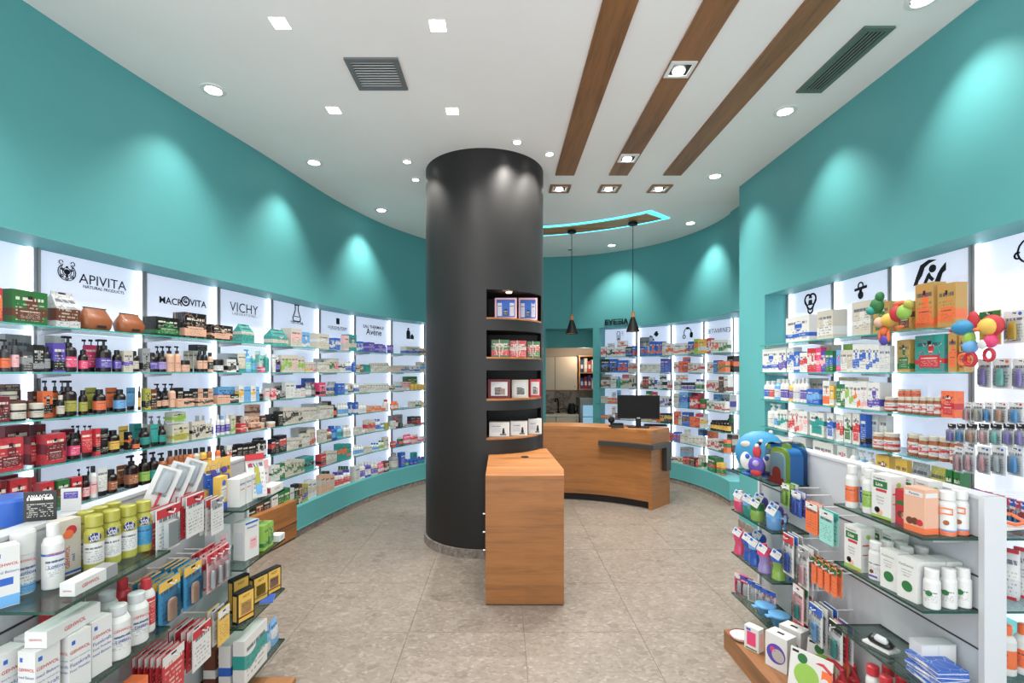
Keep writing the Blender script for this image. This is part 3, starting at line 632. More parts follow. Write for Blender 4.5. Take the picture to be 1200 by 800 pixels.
for a in (-140,-90,-40): e.arc(.34*math.cos(math.radians(a)), .34*math.sin(math.radians(a)), .07, 0, 360, .03)
for s in (-1,1): e.disc(s*.25,.12,.12,.04,s*.6); e.line([(s*.1,.1),(s*.3,.25),(s*.2,.4)],.03)
e.disc(0,.28,.06); e.disc(0,-.2,.05,.1); e.put(LB[1], 78, 319, 23)
panel_text(LB[1], 92, 147.5, 326, 'APIVITA'); panel_text(LB[1], 97, 145, 335.5, 'NATURAL PRODUCTS', .012)
panel_text(LB[2], 186, 213, 351, 'MACR', .016); panel_text(LB[2], 222, 241.5, 354.5, 'VITA', .016)
Em().arc(0,0,.42,0,360,.13).arc(.02,.05,.2,60,330,.09).disc(.05,.0,.08).put(LB[2], 217, 352.8, 10.5)
panel_text(LB[3], 269, 302, 359, 'VICHY', -.004); panel_text(LB[3], 272, 300, 367, 'LABORATOIRES', 0, 1.4)
Em().line([(-.14,.5),(-.14,.15),(-.36,-.3),(-.3,-.48),(.3,-.48),(.36,-.3),(.14,.15),(.14,.5)],.07).line([(-.2,.5),(.2,.5)],.09).line([(-.2,-.2),(.2,-.2)],.05).put(LB[4], 347.5, 367, 12.5)
panel_text(LB[4], 340, 355.5, 377, 'YOUTH LAB.', .02)
Em().poly([(-.4,-.5),(.4,-.5),(.4,.5),(-.4,.5)]).put(LB[5], 395.7, 376.3, 4.6); panel_text(LB[5], 384, 406.5, 382.5, 'LA ROCHE-POSAY', .015); panel_text(LB[5], 386, 405, 385.3, 'LABORATOIRE DERMATOLOGIQUE')
panel_text(LB[6], 425.5, 449.5, 382, 'EAU THERMALE', .015); panel_text(LB[6], 429, 447, 388.5, 'Avène', .01)
Em().poly([(-.4,-.5),(.05,-.5),(.05,.1),(-.05,.28),(-.3,.28),(-.4,.1)]).poly([(-.27,.3),(-.08,.3),(-.08,.48),(-.27,.48)]).poly([(.1,-.5),(.5,-.5),(.5,-.25),(.3,-.02),(.1,-.2)]).put(LB[7], 480, 390.5, 9.5)
# rear emblems
Em().arc(-.1,.3,.16,0,180,.06).arc(-.1,-.35,.16,180,360,.06).line([(-.26,.3),(-.26,-.35)],.06).line([(.06,.3),(.06,-.35)],.06).line([(-.1,.1),(-.1,-.3)],.07).disc(-.1,-.32,.1).line([(.25,.4),(.4,.4)],.05).line([(.25,.25),(.4,.25)],.05).line([(.25,.1),(.4,.1)],.05).put(BB[0], 726, 393.5, 11)
Em().disc(.22,.22,.24,.13,.9).disc(.33,.08,.2,.1,.9).disc(-.22,-.1,.2,.11,-.6).disc(-.1,-.3,.2,.11,-.6).disc(-.36,-.24,.1).put(BB[1], 766, 393.5, 12)
Em().arc(0,.05,.32,0,180,.06).disc(0,.36,.16,.09).line([(-.32,.05),(-.32,-.15)],.05).arc(-.32,-.28,.12,0,360,.06).poly([(.2,-.35),(.42,-.38),(.45,.02),(.24,.05)]).disc(.33,-.15,.14,.22).put(BB[2], 806, 390, 13)
panel_text(BB[3], 829.5, 857.5, 389, 'ΒΙΤΑΜΙΝΕΣ', 0)
# right wall emblems
Em().arc(-.17,.15,.26,20,260,.09).arc(.17,.15,.26,-80,160,.09).line([(-.4,.1),(-.2,-.25),(0,-.33),(.2,-.25),(.4,.1)],.09).poly([(-.16,-.12),(.16,-.12),(.12,.14),(-.12,.14)]).arc(0,-.36,.18,180,360,.08,.16).line([(-.18,-.36),(-.18,-.2)],.08).line([(.18,-.36),(.18,-.2)],.08).put(RB_[0], 950, 354.5, 15)
Em().arc(0,.28,.2,-20,200,.08).line([(-.46,.08),(.46,.16)],.17).disc(0,-.3,.22,.24).poly([(-.1,-.15),(.1,-.15),(.1,.06),(-.1,.06)]).put(RB_[1], 1009, 340, 14)
Em().poly([(-.6,-.35),(-.5,-.1),(-.32,.3),(.0,.42),(.3,.36),(.02,.3),(-.16,.2),(-.26,-.05),(-.4,-.22),(-.45,-.35)]).disc(.14,.1,.13).poly([(-.2,-.32),(-.05,-.05),(.02,.0),(.08,-.12),(.2,-.25),(.12,-.32),(.0,-.2),(-.1,-.36)]).poly([(.2,-.4),(.34,-.1),(.45,.05),(.62,.2),(.62,-.05),(.5,-.12),(.4,-.4)]).put(RB_[2], 1089, 319, 31)
Em().arc(0,.1,.4,70,430,.05).arc(-.4,.0,.1,60,300,.05).arc(.4,.0,.1,-120,120,.05).disc(-.14,.08,.035).disc(.14,.08,.035).arc(0,-.05,.14,200,340,.04).arc(.03,.42,.1,-60,200,.04).put(RB_[3], 1209, 296, 40)
# raised letters on the rear fascia
p0, p1 = hit(FAS, 709), hit(FAS, 736); pm = (p0+p1)/2; t = (p1-p0).normalized(); zt = CH+(PY-377.5)/F*pm.y
so = lettering('ΕΥΕΞΙΑ', 9, 'ink', None, (pm.x+t.y*.012, pm.y-t.x*.012, zt), rot=(pi/2,0,math.atan2(t.y,t.x)), bold=.02, fit=(p1-p0).length, name='wall_lettering'); so.scale.z = 2.2
tag(so, 'raised dark Greek letters on the turquoise rear wall above the shelves', 'lettering')
# ---------------------------------------------------------------- product materials: colours come from each object
def product_mats():
    def oc(nb): return nb.add('ShaderNodeObjectInfo')
    def c2(nb): return nb.add('ShaderNodeAttribute', attribute_type='OBJECT', attribute_name='second').outputs['Color']
    for name, rough, coat in (('p_plastic', .32, .08), ('p_matte', .55, 0)):
        m = mat(name, rough=rough, coat=coat); nb = NB(m); nb.val(nb.b.inputs['Base Color'], oc(nb).outputs['Color'])
    m = mat('p_clear', rough=.1); nb = NB(m); nb.val(nb.b.inputs['Base Color'], oc(nb).outputs['Color']); nb.b.inputs['Alpha'].default_value = .72; nb.b.inputs['Coat Weight'].default_value = .6
    # printed carton / printed label: bands, a title and rows of small print
    for name, bands, rough in (('p_carton', 1, .42), ('p_label', 0, .4), ('p_gift', 2, .35)):
        m = mat(name, rough=rough, coat=.15); nb = NB(m); info = oc(nb); base = info.outputs['Color']; r = info.outputs['Random']; sec = c2(nb)
        sep = nb.add('ShaderNodeSeparateXYZ'); nb.val(sep.inputs[0], gencoord(nb)); x, y, z = sep.outputs
        fr = lambda k: nb.m('FRACT', nb.m('MULTIPLY', r, k)); u = nb.m('ADD', x, nb.m('MULTIPLY', y, .83))
        inside = lambda v, a, b: nb.m('MULTIPLY', nb.m('GREATER_THAN', v, a), nb.m('LESS_THAN', v, b))
        col = base
        if bands:
            lo = nb.m('ADD', .04, nb.m('MULTIPLY', fr(7.31), .42)); hi = nb.m('ADD', lo, nb.m('ADD', .12, nb.m('MULTIPLY', fr(13.7), .24)))
            wav = nb.m('ADD', z, nb.m('MULTIPLY', nb.m('SINE', nb.m('MULTIPLY', x, 6.)), nb.m('MULTIPLY', fr(3.7), .08)))
            col = nb.mix(inside(wav, lo, hi), col, sec)
            blob = nb.m('LESS_THAN', nb.m('ADD', nb.m('POWER', nb.m('SUBTRACT', x, .55), 2.), nb.m('POWER', nb.m('MULTIPLY', nb.m('SUBTRACT', z, .62), .8), 2.)), nb.m('MULTIPLY', fr(23.1), .035))
            col = nb.mix(nb.m('MULTIPLY', blob, inside(y, -1, .02)), col, sec)
        if bands == 2:
            vo = nb.add('ShaderNodeTexVoronoi'); vo.feature = 'DISTANCE_TO_EDGE'; nb.val(vo.inputs['Vector'], gencoord(nb)); vo.inputs['Scale'].default_value = 3.2
            col = nb.mix(nb.m('MULTIPLY', nb.m('LESS_THAN', vo.outputs['Distance'], .02), .5), col, sec)
        lum = nb.add('ShaderNodeRGBToBW'); nb.val(lum.inputs[0], col)
        ink = nb.mix(nb.m('GREATER_THAN', lum.outputs[0], .22), (.75, .72, .62, 1), (.05, .06, .1, 1))
        row = nb.m('MULTIPLY', z, nb.m('ADD', 8., nb.m('MULTIPLY', fr(5.1), 7.)))
        comb = nb.add('ShaderNodeCombineXYZ'); nb.val(comb.inputs[0], nb.m('MULTIPLY', u, 9.)); nb.val(comb.inputs[1], nb.m('MULTIPLY', nb.m('FLOOR', row), 3.7)); nb.val(comb.inputs[2], nb.m('MULTIPLY', r, 50.))
        words_ = nb.m('GREATER_THAN', nb.noise(comb.outputs[0], 1.6, 2), .5)
        small = nb.m('MULTIPLY', nb.m('LESS_THAN', nb.m('FRACT', row), .45), nb.m('MULTIPLY', words_, inside(z, .1, .6)))
        comb2 = nb.add('ShaderNodeCombineXYZ'); nb.val(comb2.inputs[0], nb.m('MULTIPLY', u, 16.)); nb.val(comb2.inputs[2], nb.m('MULTIPLY', r, 90.))
        title = nb.m('MULTIPLY', nb.m('GREATER_THAN', nb.noise(comb2.outputs[0], 1, 1), .42), inside(z, .7, .79))
        mk = nb.m('MULTIPLY', nb.m('MAXIMUM', nb.m('MULTIPLY', small, .55), nb.m('MULTIPLY', title, .85)), inside(x, .1, .9))
        nb.val(nb.b.inputs['Base Color'], nb.mix(mk, col, ink))
product_mats()
CLR = {'K': ('black',(24,23,25)), 'W': ('white',(212,212,209)), 'C': ('cream',(198,190,174)), 'G': ('green',(28,112,50)), 'g': ('lime',(140,186,60)), 'R': ('red',(196,30,46)), 'M': ('maroon',(112,18,34)),
 'P': ('pink',(226,48,112)), 'p': ('rose',(236,176,178)), 'V': ('violet',(84,66,168)), 'v': ('lavender',(160,140,206)), 'B': ('blue',(28,92,190)), 'b': ('sky blue',(96,166,222)), 'T': ('teal',(0,150,142)), 't': ('mint',(140,212,200)),
 'O': ('orange',(236,106,36)), 'o': ('copper',(156,84,36)), 'Y': ('yellow',(226,178,46)), 'y': ('olive',(168,164,40)), 'N': ('brown',(104,56,34)), 'n': ('peach',(220,168,138)), 'S': ('grey',(146,148,150)), 's': ('pale grey',(200,202,204)), 'D': ('dark grey',(62,62,66)), 'A': ('amber',(26,10,6)), 'c': ('cyan',(30,140,190)), 'm': ('mustard',(188,148,66))}
def mute(c, k=.12): l = .3*c[0]+.59*c[1]+.11*c[2]; return tuple(q+(l-q)*k for q in c)
LINC = {k: (*mute(lin(v[1])), 1) for k, v in CLR.items()}
def paint(o, c, c2=None):
    o.color = LINC[c]; o['second'] = LINC[c2 or c][:3]; return o
# ---------------------------------------------------------------- unit meshes (x, y in -.5..+.5, z in 0..1; front is -y)
U = {}
def lathe_u(key, prof, m, n=14, cap=True): U[key] = MB().lathe(prof, n, cap=cap).mesh(key, m, True)
lathe_u('pump_body', [(.45,0),(.5,.02),(.5,.6),(.42,.67),(.2,.7)], 'p_plastic'); lathe_u('pump_label', [(.507,.13),(.507,.42)], 'p_label', cap=False)
U['pump_head'] = MB().lathe([(.24,.7),(.24,.8),(.09,.82),(.09,.93)], 10).box((-.42,-.09,.92), (.2,.09,.985)).mesh('pump_head', 'p_plastic')
lathe_u('bottle_body', [(.46,0),(.5,.02),(.5,.68),(.4,.77),(.25,.8)], 'p_plastic'); lathe_u('bottle_label', [(.507,.15),(.507,.52)], 'p_label', cap=False); lathe_u('bottle_cap', [(.29,.8),(.29,.985),(.26,1)], 'p_plastic')
lathe_u('jar_body', [(.44,0),(.48,.05),(.48,.62),(.45,.64)], 'p_plastic'); lathe_u('jar_label', [(.486,.12),(.486,.52)], 'p_label', cap=False); lathe_u('jar_lid', [(.5,.64),(.5,.96),(.46,1)], 'p_plastic')
lathe_u('food_body', [(.42,0),(.48,.05),(.48,.66),(.42,.8)], 'p_plastic'); lathe_u('food_label', [(.486,.14),(.486,.62)], 'p_gift', cap=False); lathe_u('food_lid', [(.45,.8),(.46,.98),(.43,1)], 'p_plastic')
def tube_u():
    n = 14; v = []; f = []
    for z, a, b in ((.17,.42,.42), (.35,.44,.4), (.6,.47,.28), (.85,.495,.1), (.93,.5,.03), (1,.5,.03)):
        v += [(a*math.cos(2*pi*i/n), b*math.sin(2*pi*i/n), z) for i in range(n)]
    for k in range(5): f += [(k*n+i, k*n+(i+1)%n, (k+1)*n+(i+1)%n, (k+1)*n+i) for i in range(n)]
    return mesh('tube_body', v, f+[tuple(range(n-1,-1,-1)), tuple(5*n+i for i in range(n))], ['p_label'], smooth=True)
U['tube_body'] = tube_u(); lathe_u('tube_cap', [(.36,0),(.38,.02),(.38,.17)], 'p_plastic')
def carton_u(name, m):
    e = .012; b = bmesh.new(); bmesh.ops.create_cube(b, size=1); bmesh.ops.translate(b, verts=b.verts, vec=(0,0,.5)); me = bpy.data.meshes.new(name); b.to_mesh(me); b.free(); me.materials.append(MATS[m]); return me
U['carton'] = carton_u('carton', 'p_carton'); U['gift'] = carton_u('gift', 'p_gift'); U['plain'] = carton_u('plain', 'p_matte'); U['gloss'] = carton_u('gloss', 'p_plastic'); U['clearbox'] = carton_u('clearbox', 'blister'); U['print'] = carton_u('print', 'p_label')
U['gable'] = mesh('gable', [(-.5,-.5,0),(.5,-.5,0),(.5,.5,0),(-.5,.5,0),(-.5,-.5,.55),(.5,-.5,.55),(.5,.5,.55),(-.5,.5,.55),(-.44,-.03,.92),(.44,-.03,.92),(.44,.03,.92),(-.44,.03,.92),(-.42,-.03,1),(.42,-.03,1),(.42,.03,1),(-.42,.03,1)],
  [(0,3,2,1),(0,1,5,4),(1,2,6,5),(2,3,7,6),(3,0,4,7),(4,5,9,8),(6,7,11,10),(5,6,10,9),(7,4,8,11),(8,9,13,12),(10,11,15,14),(9,10,14,13),(11,8,12,15),(12,13,14,15)], ['p_gift'])
def bag_u():
    n = 12; v = []; f = []
    prof = [(0,.8,.7),(.12,.9,.9),(.45,1,1),(.75,.86,.55),(.95,.74,.16),(1,.72,.1)]
    for z, a, b in prof: v += [(.5*a*math.copysign(abs(math.cos(q))**.6, math.cos(q)), .5*b*math.copysign(abs(math.sin(q))**.6, math.sin(q)), z) for q in [2*pi*i/n for i in range(n)]]
    for k in range(len(prof)-1): f += [(k*n+i, k*n+(i+1)%n, (k+1)*n+(i+1)%n, (k+1)*n+i) for i in range(n)]
    return mesh('bag', v, f+[tuple(range(n-1,-1,-1)), tuple((len(prof)-1)*n+i for i in range(n))], ['p_plastic'], smooth=True)
U['bag'] = bag_u(); U['zip'] = MB().box((-.37,-.06,.985), (.37,.06,1.02)).mesh('zip', 'black_plastic')
def pouch_u():
    n = 12; v = []; f = []
    for z, a, b in ((0,.94,.8),(.1,1,1),(.6,1,.7),(.9,.98,.15),(1,.98,.06)): v += [(.5*a*math.copysign(abs(math.cos(q))**.4, math.cos(q)), .5*b*math.copysign(abs(math.sin(q))**.7, math.sin(q)), z) for q in [2*pi*i/n for i in range(n)]]
    for k in range(4): f += [(k*n+i, k*n+(i+1)%n, (k+1)*n+(i+1)%n, (k+1)*n+i) for i in range(n)]
    return mesh('pouch', v, f+[tuple(range(n-1,-1,-1)), tuple(4*n+i for i in range(n))], ['p_gift'], smooth=True)
U['pouch'] = pouch_u()
U['panel'] = MB().box((-.5,-.01,0), (.5,.01,1)).mesh('panel', 'p_gift')
def prod(kind, name, loc, rz, w, d, h, col, detail=True):
    """one product as a top-level object with its parts; col = body, second, cap colour letters"""
    a = col[0]; b = col[1] if len(col) > 1 else a; c = col[2] if len(col) > 2 else 'K'
    S = (w, d, h); P = lambda key, o, cc, nm: paint(link(nm, U[key], o), cc)
    if kind in ('bx', 'gb', 'gl', 'po', 'pl'):
        o = paint(link(name, U[{'bx': 'carton', 'gb': 'gift', 'gl': 'gable', 'po': 'pouch', 'pl': 'plain'}[kind]], None, loc, rz, S), a, b)
        if kind == 'gb' and detail:
            q = paint(link('picture_panel', U['print'], o, (0,-.5,.12), sc=(.7,.02,.34)), b, a); q2 = paint(link('crest', U['plain'], o, (0,-.502,.74), sc=(.13,.01,.1)), 'K'); 
        if kind == 'gl': paint(link('handle_slot', U['plain'], o, (0,-.035,.945), sc=(.3,.01,.04)), 'K')
        return o
    if kind == 'bag':
        o = paint(link(name, U['bag'], None, loc, rz, S), a); link('zip', U['zip'], o); paint(link('printed_mark', U['plain'], o, (0,-.5,.1), sc=(.3,.02,.12)), 'K'); return o
    key = {'pb': ('pump_body','pump_label','pump_head','pump'), 'bt': ('bottle_body','bottle_label','bottle_cap','cap'), 'jr': ('jar_body','jar_label','jar_lid','lid'), 'bj': ('food_body','food_label','food_lid','lid')}.get(kind)
    if kind == 'tb':
        o = paint(link(name, U['tube_body'], None, loc, rz, S), a, b); P('tube_cap', o, c, 'cap'); return o
    o = paint(link(name, U[key[0]], None, loc, rz, S), a); paint(link('label_band', U[key[1]], o), b, 'R' if kind == 'bj' else a); P(key[2], o, c, key[3]); return o
KNAME = {'bx': 'carton', 'gb': 'gift_box', 'gl': 'gable_box', 'po': 'pouch', 'pb': 'pump_bottle', 'bt': 'bottle', 'jr': 'jar', 'bj': 'food_jar', 'tb': 'cream_tube', 'bag': 'cosmetic_bag', 'pl': 'plain_box'}
KWORD = {'bx': 'carton', 'gb': 'printed box', 'gl': 'gable-top box', 'po': 'pouch', 'pb': 'pump bottle', 'bt': 'bottle', 'jr': 'jar', 'bj': 'food jar', 'tb': 'tube', 'bag': 'cosmetic bag', 'pl': 'plain box'}
PRE = {'L': 'cosmetics', 'B': 'medicine', 'R': 'baby_care'}
ORD = ['first','second','third','fourth','fifth','sixth','seventh','eighth','ninth','tenth','eleventh','twelfth','thirteenth','fourteenth','fifteenth','sixteenth','seventeenth','eighteenth','nineteenth','twentieth']
def nth(k):
    if k < 20: return ORD[k]
    t = ('twenty','thirty','forty')[(k+1)//10-2]; r = (k+1)%10; return t+'-'+ORD[r-1] if r else t[:-1]+'ieth'
def describe(kind, col):
    a, b = CLR[col[0]][0], CLR[col[1] if len(col) > 1 else col[0]][0]
    return '%s %s' % (a, KWORD[kind]) if a == b else '%s %s with %s' % (a, KWORD[kind], b)
def shelf_name(lv): return 'bottom ledge' if lv == 6 else ORD[lv]+' shelf'
ITEMS = []
def stock(wall, lv, spec):
    z0 = (LEVELS+[BASEZ])[lv]
    for ent in spec.replace('\n', ' ').split(';'):
        tk = ent.split()
        if not tk: continue
        x0, x1 = [float(q) for q in tk[0].rsplit('-', 1)] if not tk[0].startswith('-') else [-float(tk[0][1:].split('-')[0]), float(tk[0][1:].split('-')[1])]
        yt, kind, col = float(tk[1])-(5 if wall == 'B' else 0), tk[2], tk[3]; n, v, bz, dd = 1, .035, None, None
        for q in tk[4:]:
            if q[0] == 'v': v = float(q[1:])
            elif q[0] == 'B': bz = float(q[1:])-(4 if wall == 'B' else 0)
            elif q[0] == 'd': dd = float(q[1:])
            else: n = int(q)
        for k in range(n):
            a, c = x0+(x1-x0)*k/n, x0+(x1-x0)*(k+1)/n; m = (a+c)/2
            for b in BAYS[wall]:
                f = lambda p, kk: p.x-kk*p.y
                def at(px, vv):
                    kk = (px-PX)/F; P, Q = b.S0+(b.B0-b.S0)*(vv/b.depth), b.S1+(b.B1-b.S1)*(vv/b.depth); fa, fb = f(P, kk), f(Q, kk)
                    return P+(Q-P)*(fa/(fa-fb)) if fa != fb else P, (fa*fb <= 0)
                p, ok = at(m, v)
                if ok: break
            else: continue
            pa, pc = at(a, v)[0], at(c, v)[0]; w = max(.012, (pc-pa).length*.97)
            zb = z0+.001 if bz is None else CH+(PY-bz)/F*p.y
            h = CH+(PY-yt)/F*p.y-zb
            if h < .015: h = .03
            if lv: h = min(h, LEVELS[lv-1]-.034-zb)
            room = b.depth-v-.05
            d = dd or {'bx': min(max(w*.75,.03),.11), 'gb': min(max(w*.5,.05),.1), 'gl': min(w*.6,.09), 'po': w*.45, 'bag': w*.5, 'tb': w*.5}.get(kind, w)
            if wall in 'LR' and kind in ('gl', 'bag', 'gb'): w *= .84
            if kind in ('bt', 'jr', 'pb', 'bj'): w = d = min(w, .13)
            d = min(d, max(room, .02))
            # keep inside the bay
            u = (p-b.S0).dot(b.t); W = (b.S1-b.S0).length; q = p+b.n*(d/2)
            ITEMS.append((b, lv, m, v, kind, col, (q.x, q.y, zb), b.rz, w, d, h))
def settle():
    """keep the rows on each shelf clear of one another"""
    by = {}
    for i, t in enumerate(ITEMS): by.setdefault((id(t[0]), t[1]), []).append(i)
    for ids in by.values():
        ids.sort(key=lambda i: ITEMS[i][3])
        R = {}
        for i in ids:
            b, lv, m, v, kind, col, loc, rz, w, d, h = ITEMS[i]; p = Vector(loc[:2])
            R[i] = [(p-b.S0).dot(b.t), (p-b.S0).dot(b.n)-d/2, w, d, loc[2], h, b, kind]
        for i in ids:                                       # lower ones under stacked ones end where those begin
            for j in ids:
                A_, B_ = R[i], R[j]
                if i != j and B_[4] > A_[4]+.03 and abs(A_[0]-B_[0]) < (A_[2]+B_[2])/2-.001 and A_[1] < B_[1]+B_[3] and B_[1] < A_[1]+A_[3] and A_[4]+A_[5] > B_[4] and B_[4]-A_[4] > .5*A_[5]: A_[5] = B_[4]-A_[4]-.0006
        for x, i in enumerate(ids):
            A_ = R[i]
            for j in ids[x+1:]:
                B_ = R[j]
                if abs(A_[0]-B_[0]) >= (A_[2]+B_[2])/2-.001 or A_[4]+A_[5] <= B_[4]+.0001 or B_[4]+B_[5] <= A_[4]+.0001: continue
                if A_[1]+A_[3] <= B_[1]: continue
                if B_[1]-A_[1] < .012:                      # side by side: trim both
                    o = (A_[2]+B_[2])/2-abs(A_[0]-B_[0])+.001; s = 1 if B_[0] > A_[0] else -1
                    if o < .45*min(A_[2], B_[2]):
                        for q, g in ((A_, -s), (B_, s)): q[2] -= o/2; q[0] += g*o/4
                        for q in (A_, B_):
                            if q[7] in ('bt','jr','pb','bj'): q[3] = min(q[3], q[2])
                    continue
                if A_[7] in ('bx','gb','gl','tb','po','bag') and B_[1]-A_[1] > .025: A_[3] = B_[1]-A_[1]-.002
                else:
                    B_[1] = A_[1]+A_[3]+.002; room = B_[6].depth-.02-B_[1]
                    if B_[3] > room: B_[3] = max(.02, room)
        for i in ids:
            u, v, w, d, z, h, b, kind = R[i]; t = ITEMS[i]; p = b.S0+b.t*u+b.n*(v+d/2)
            if kind in ('bt','jr','pb','bj'): w = d = min(w, d)
            ITEMS[i] = t[:6]+((p.x, p.y, z), t[7], w, d, h)
def place_items():
    settle()
    ITEMS.sort(key=lambda i: (i[0].wall, BAYS[i[0].wall].index(i[0]), i[1], i[2], i[3])); cnt = {}
    for b, lv, m, v, kind, col, loc, rz, w, d, h in ITEMS:
        key = (id(b), lv); k = cnt.get(key, 0); cnt[key] = k+1
        o = prod(kind, PRE[b.wall]+'_'+KNAME[kind], loc, rz, w, d, h, col)
        tag(o, '%s, %s from left on %s of %s' % (describe(kind, col), nth(k), shelf_name(lv), b.tag), KWORD[kind] if kind not in ('gl', 'gb', 'pl', 'bag') else {'bag': 'bag'}.get(kind, 'box'), 'products on the %s of the %s' % (shelf_name(lv), b.tag))
# ---------------------------------------------------------------- stock on the wall shelves: picture span, top, kind, colours, count
stock('L', 0, """-8-4 337 gb RO;10-61 341 gb GN;63-98 342 gl sN;98-141 361 bag o;141-178 368 bag o;180-214 372 gb KG;214-245 367 gb Kn;245-276 381 gb Kn;282-300 380 gl TC;318-340 386 gl TC;341-354 385 bx Cp;354-363 389 bx bW;372-386 391 bx CW;
387-399 396 bx BW 2;404-409 393 bx pC;409-418 392 bx TC;418-426 400 bx BW 2;432-439 401 bx Vv;443-449 403 bx Vv;450-454 404 bt VvV;457-461 404 bx Vv;476-492 406 bx CB;492-500 408 bx CM""")
stock('L', 1, """-12-2 404 jr KOK;3-15 397 pb DOK;16-25 397 bt DpK;6-38 392 bx SS v.19;26-39 412 bx DS;39-52 404 bx KS;52-62 406 bt KSK;52-77 392 bx sW v.2;62-77 402 bx VK;78-95 393 pb APK;96-106 410 bt APK;104-120 404 tb PWK v.09;98-105 397 pb AKK v.19;106-113 397 pb AKK v.19;114-121 397 pb AKK v.19;
120-135 397 pb AVK;136-145 410 bt AVK;145-156 411 bx CV;156-166 411 bt ACK;167-176 408 bx SK;177-188 413 bt AVK;188-198 413 bt AvK;184-190 405 pb nnK v.16;190-197 405 pb nnK v.16;198-207 405 pb nnK;207-214 405 pb nnK;215-226 422 jr nnK;216-234 411 tb CnK v.13 3;234-245 410 bt KnK 2;230-243 403 bx KK B411 v.14;246-252 413 bt nKK;
254-266 421 jr KWK;266-277 421 bx WK;277-281 421 bt KWK;266-280 414 bx sW v.16;281-291 414 tb CTT;290-297 409 pb btb;297-302 416 bt TbW;301-307 411 tb WtT v.12;306-313 416 bx tW v.06;306-311 430 bx PW v.02;313-317 414 bt TTW;320-325 415 tb WVW;325-330 418 bt KVW;330-342 416 bx Cg 3;342-349 416 bx Cp 2;
349-357 418 bx Cg 2;358-364 424 bx CY 2;364-370 424 bx CP 2;374-386 424 bx CW 4;376-397 420 bx sC v.16 2;386-392 421 bx CG;392-397 421 bx CP;398-405 424 bx WK 2;405-413 423 bt WBW 3;415-418 421 bt BBW;418-422 427 bx CN;422-426 427 bx NC;429-434 427 bx TT;435-456 425 bx CW 6;458-470 428 bx Cp 4;470-480 428 bx CB;480-492 428 bx WB 2;492-499 424 bx Cb""")
stock('L', 2, """-10-12 465 bx MK;5-24 450 bx NK B458 v.13;0-25 457 bx NN v.2;8-25 458 jr ACC B469 v.07;12-32 469 bx NO v.07;18-36 473 jr KCC v.01;33-39 469 bx NO v.1;41-56 472 jr KCC v.01;38-49 458 bx NN v.2;50-62 458 bx OK v.07;62-74 460 bx OK v.08;70-78 463 bt KCC v.015;52-60 445 pb AAK v.2;63-71 445 pb AAK v.2;72-79 445 pb AyK v.17;
78-95 445 pb AyK;96-105 457 bt AyK;102-116 454 tb yyK v.11;115-128 456 bt AOK;126-140 454 tb OOK v.11;139-151 456 bt AbK;150-161 454 tb bbK v.11;163-166 452 bt AYK;170-177 455 bx yK;177-184 456 bx NK;184-191 461 bt AnK;192-200 460 bt AnK;184-192 449 pb KKK v.14;193-200 449 pb KKK v.14;201-208 449 pb nnK;208-215 454 bx KK v.08;208-216 467 bx nn v.02;216-226 458 bx KK v.08 2;216-228 467 bx nK v.02;226-232 455 bx KD v.08;232-238 455 bx nn v.09;238-244 455 bx KD v.09;244-250 455 bx nn v.09;232-250 466 bx nK v.02 3;
255-270 463 bx nn v.02 2;270-280 462 bx KC v.02;256-266 453 bx bB v.1;266-280 453 bx bB v.1 2;280-286 452 bx WY;286-294 453 bx bb 2;294-300 452 bx WY;300-304 453 bx bb;304-311 459 bt KKW;311-316 455 bx sp;318-324 455 bx pR;320-339 448 bx WS v.13;324-328 454 bx KW;328-335 458 bx SK;335-345 447 bx WW 2 v.05;
345-352 457 bx WW 2;352-358 455 bx Wp;352-357 451 bx VV v.12;357-369 443 bx BT v.14 3;360-366 449 bt SWS 2;367-371 450 bt DSS;374-382 448 bx PK 1;382-392 458 bx CN v.03 2;386-396 447 bt WBW 3 v.11;396-404 449 bx BB 2;404-409 451 bt WbW 2;409-414 449 bx CK;416-422 449 bt WBW 2;422-430 451 bx CW 3;430-456 449 bx WC 8;459-463 451 bx CN;463-472 447 bt WbW 3 v.1;464-480 454 bx Wp 5 v.03;472-482 447 bx pp 2 v.1;477-489 441 bx Gg v.16;483-499 450 jr YYY 4""")
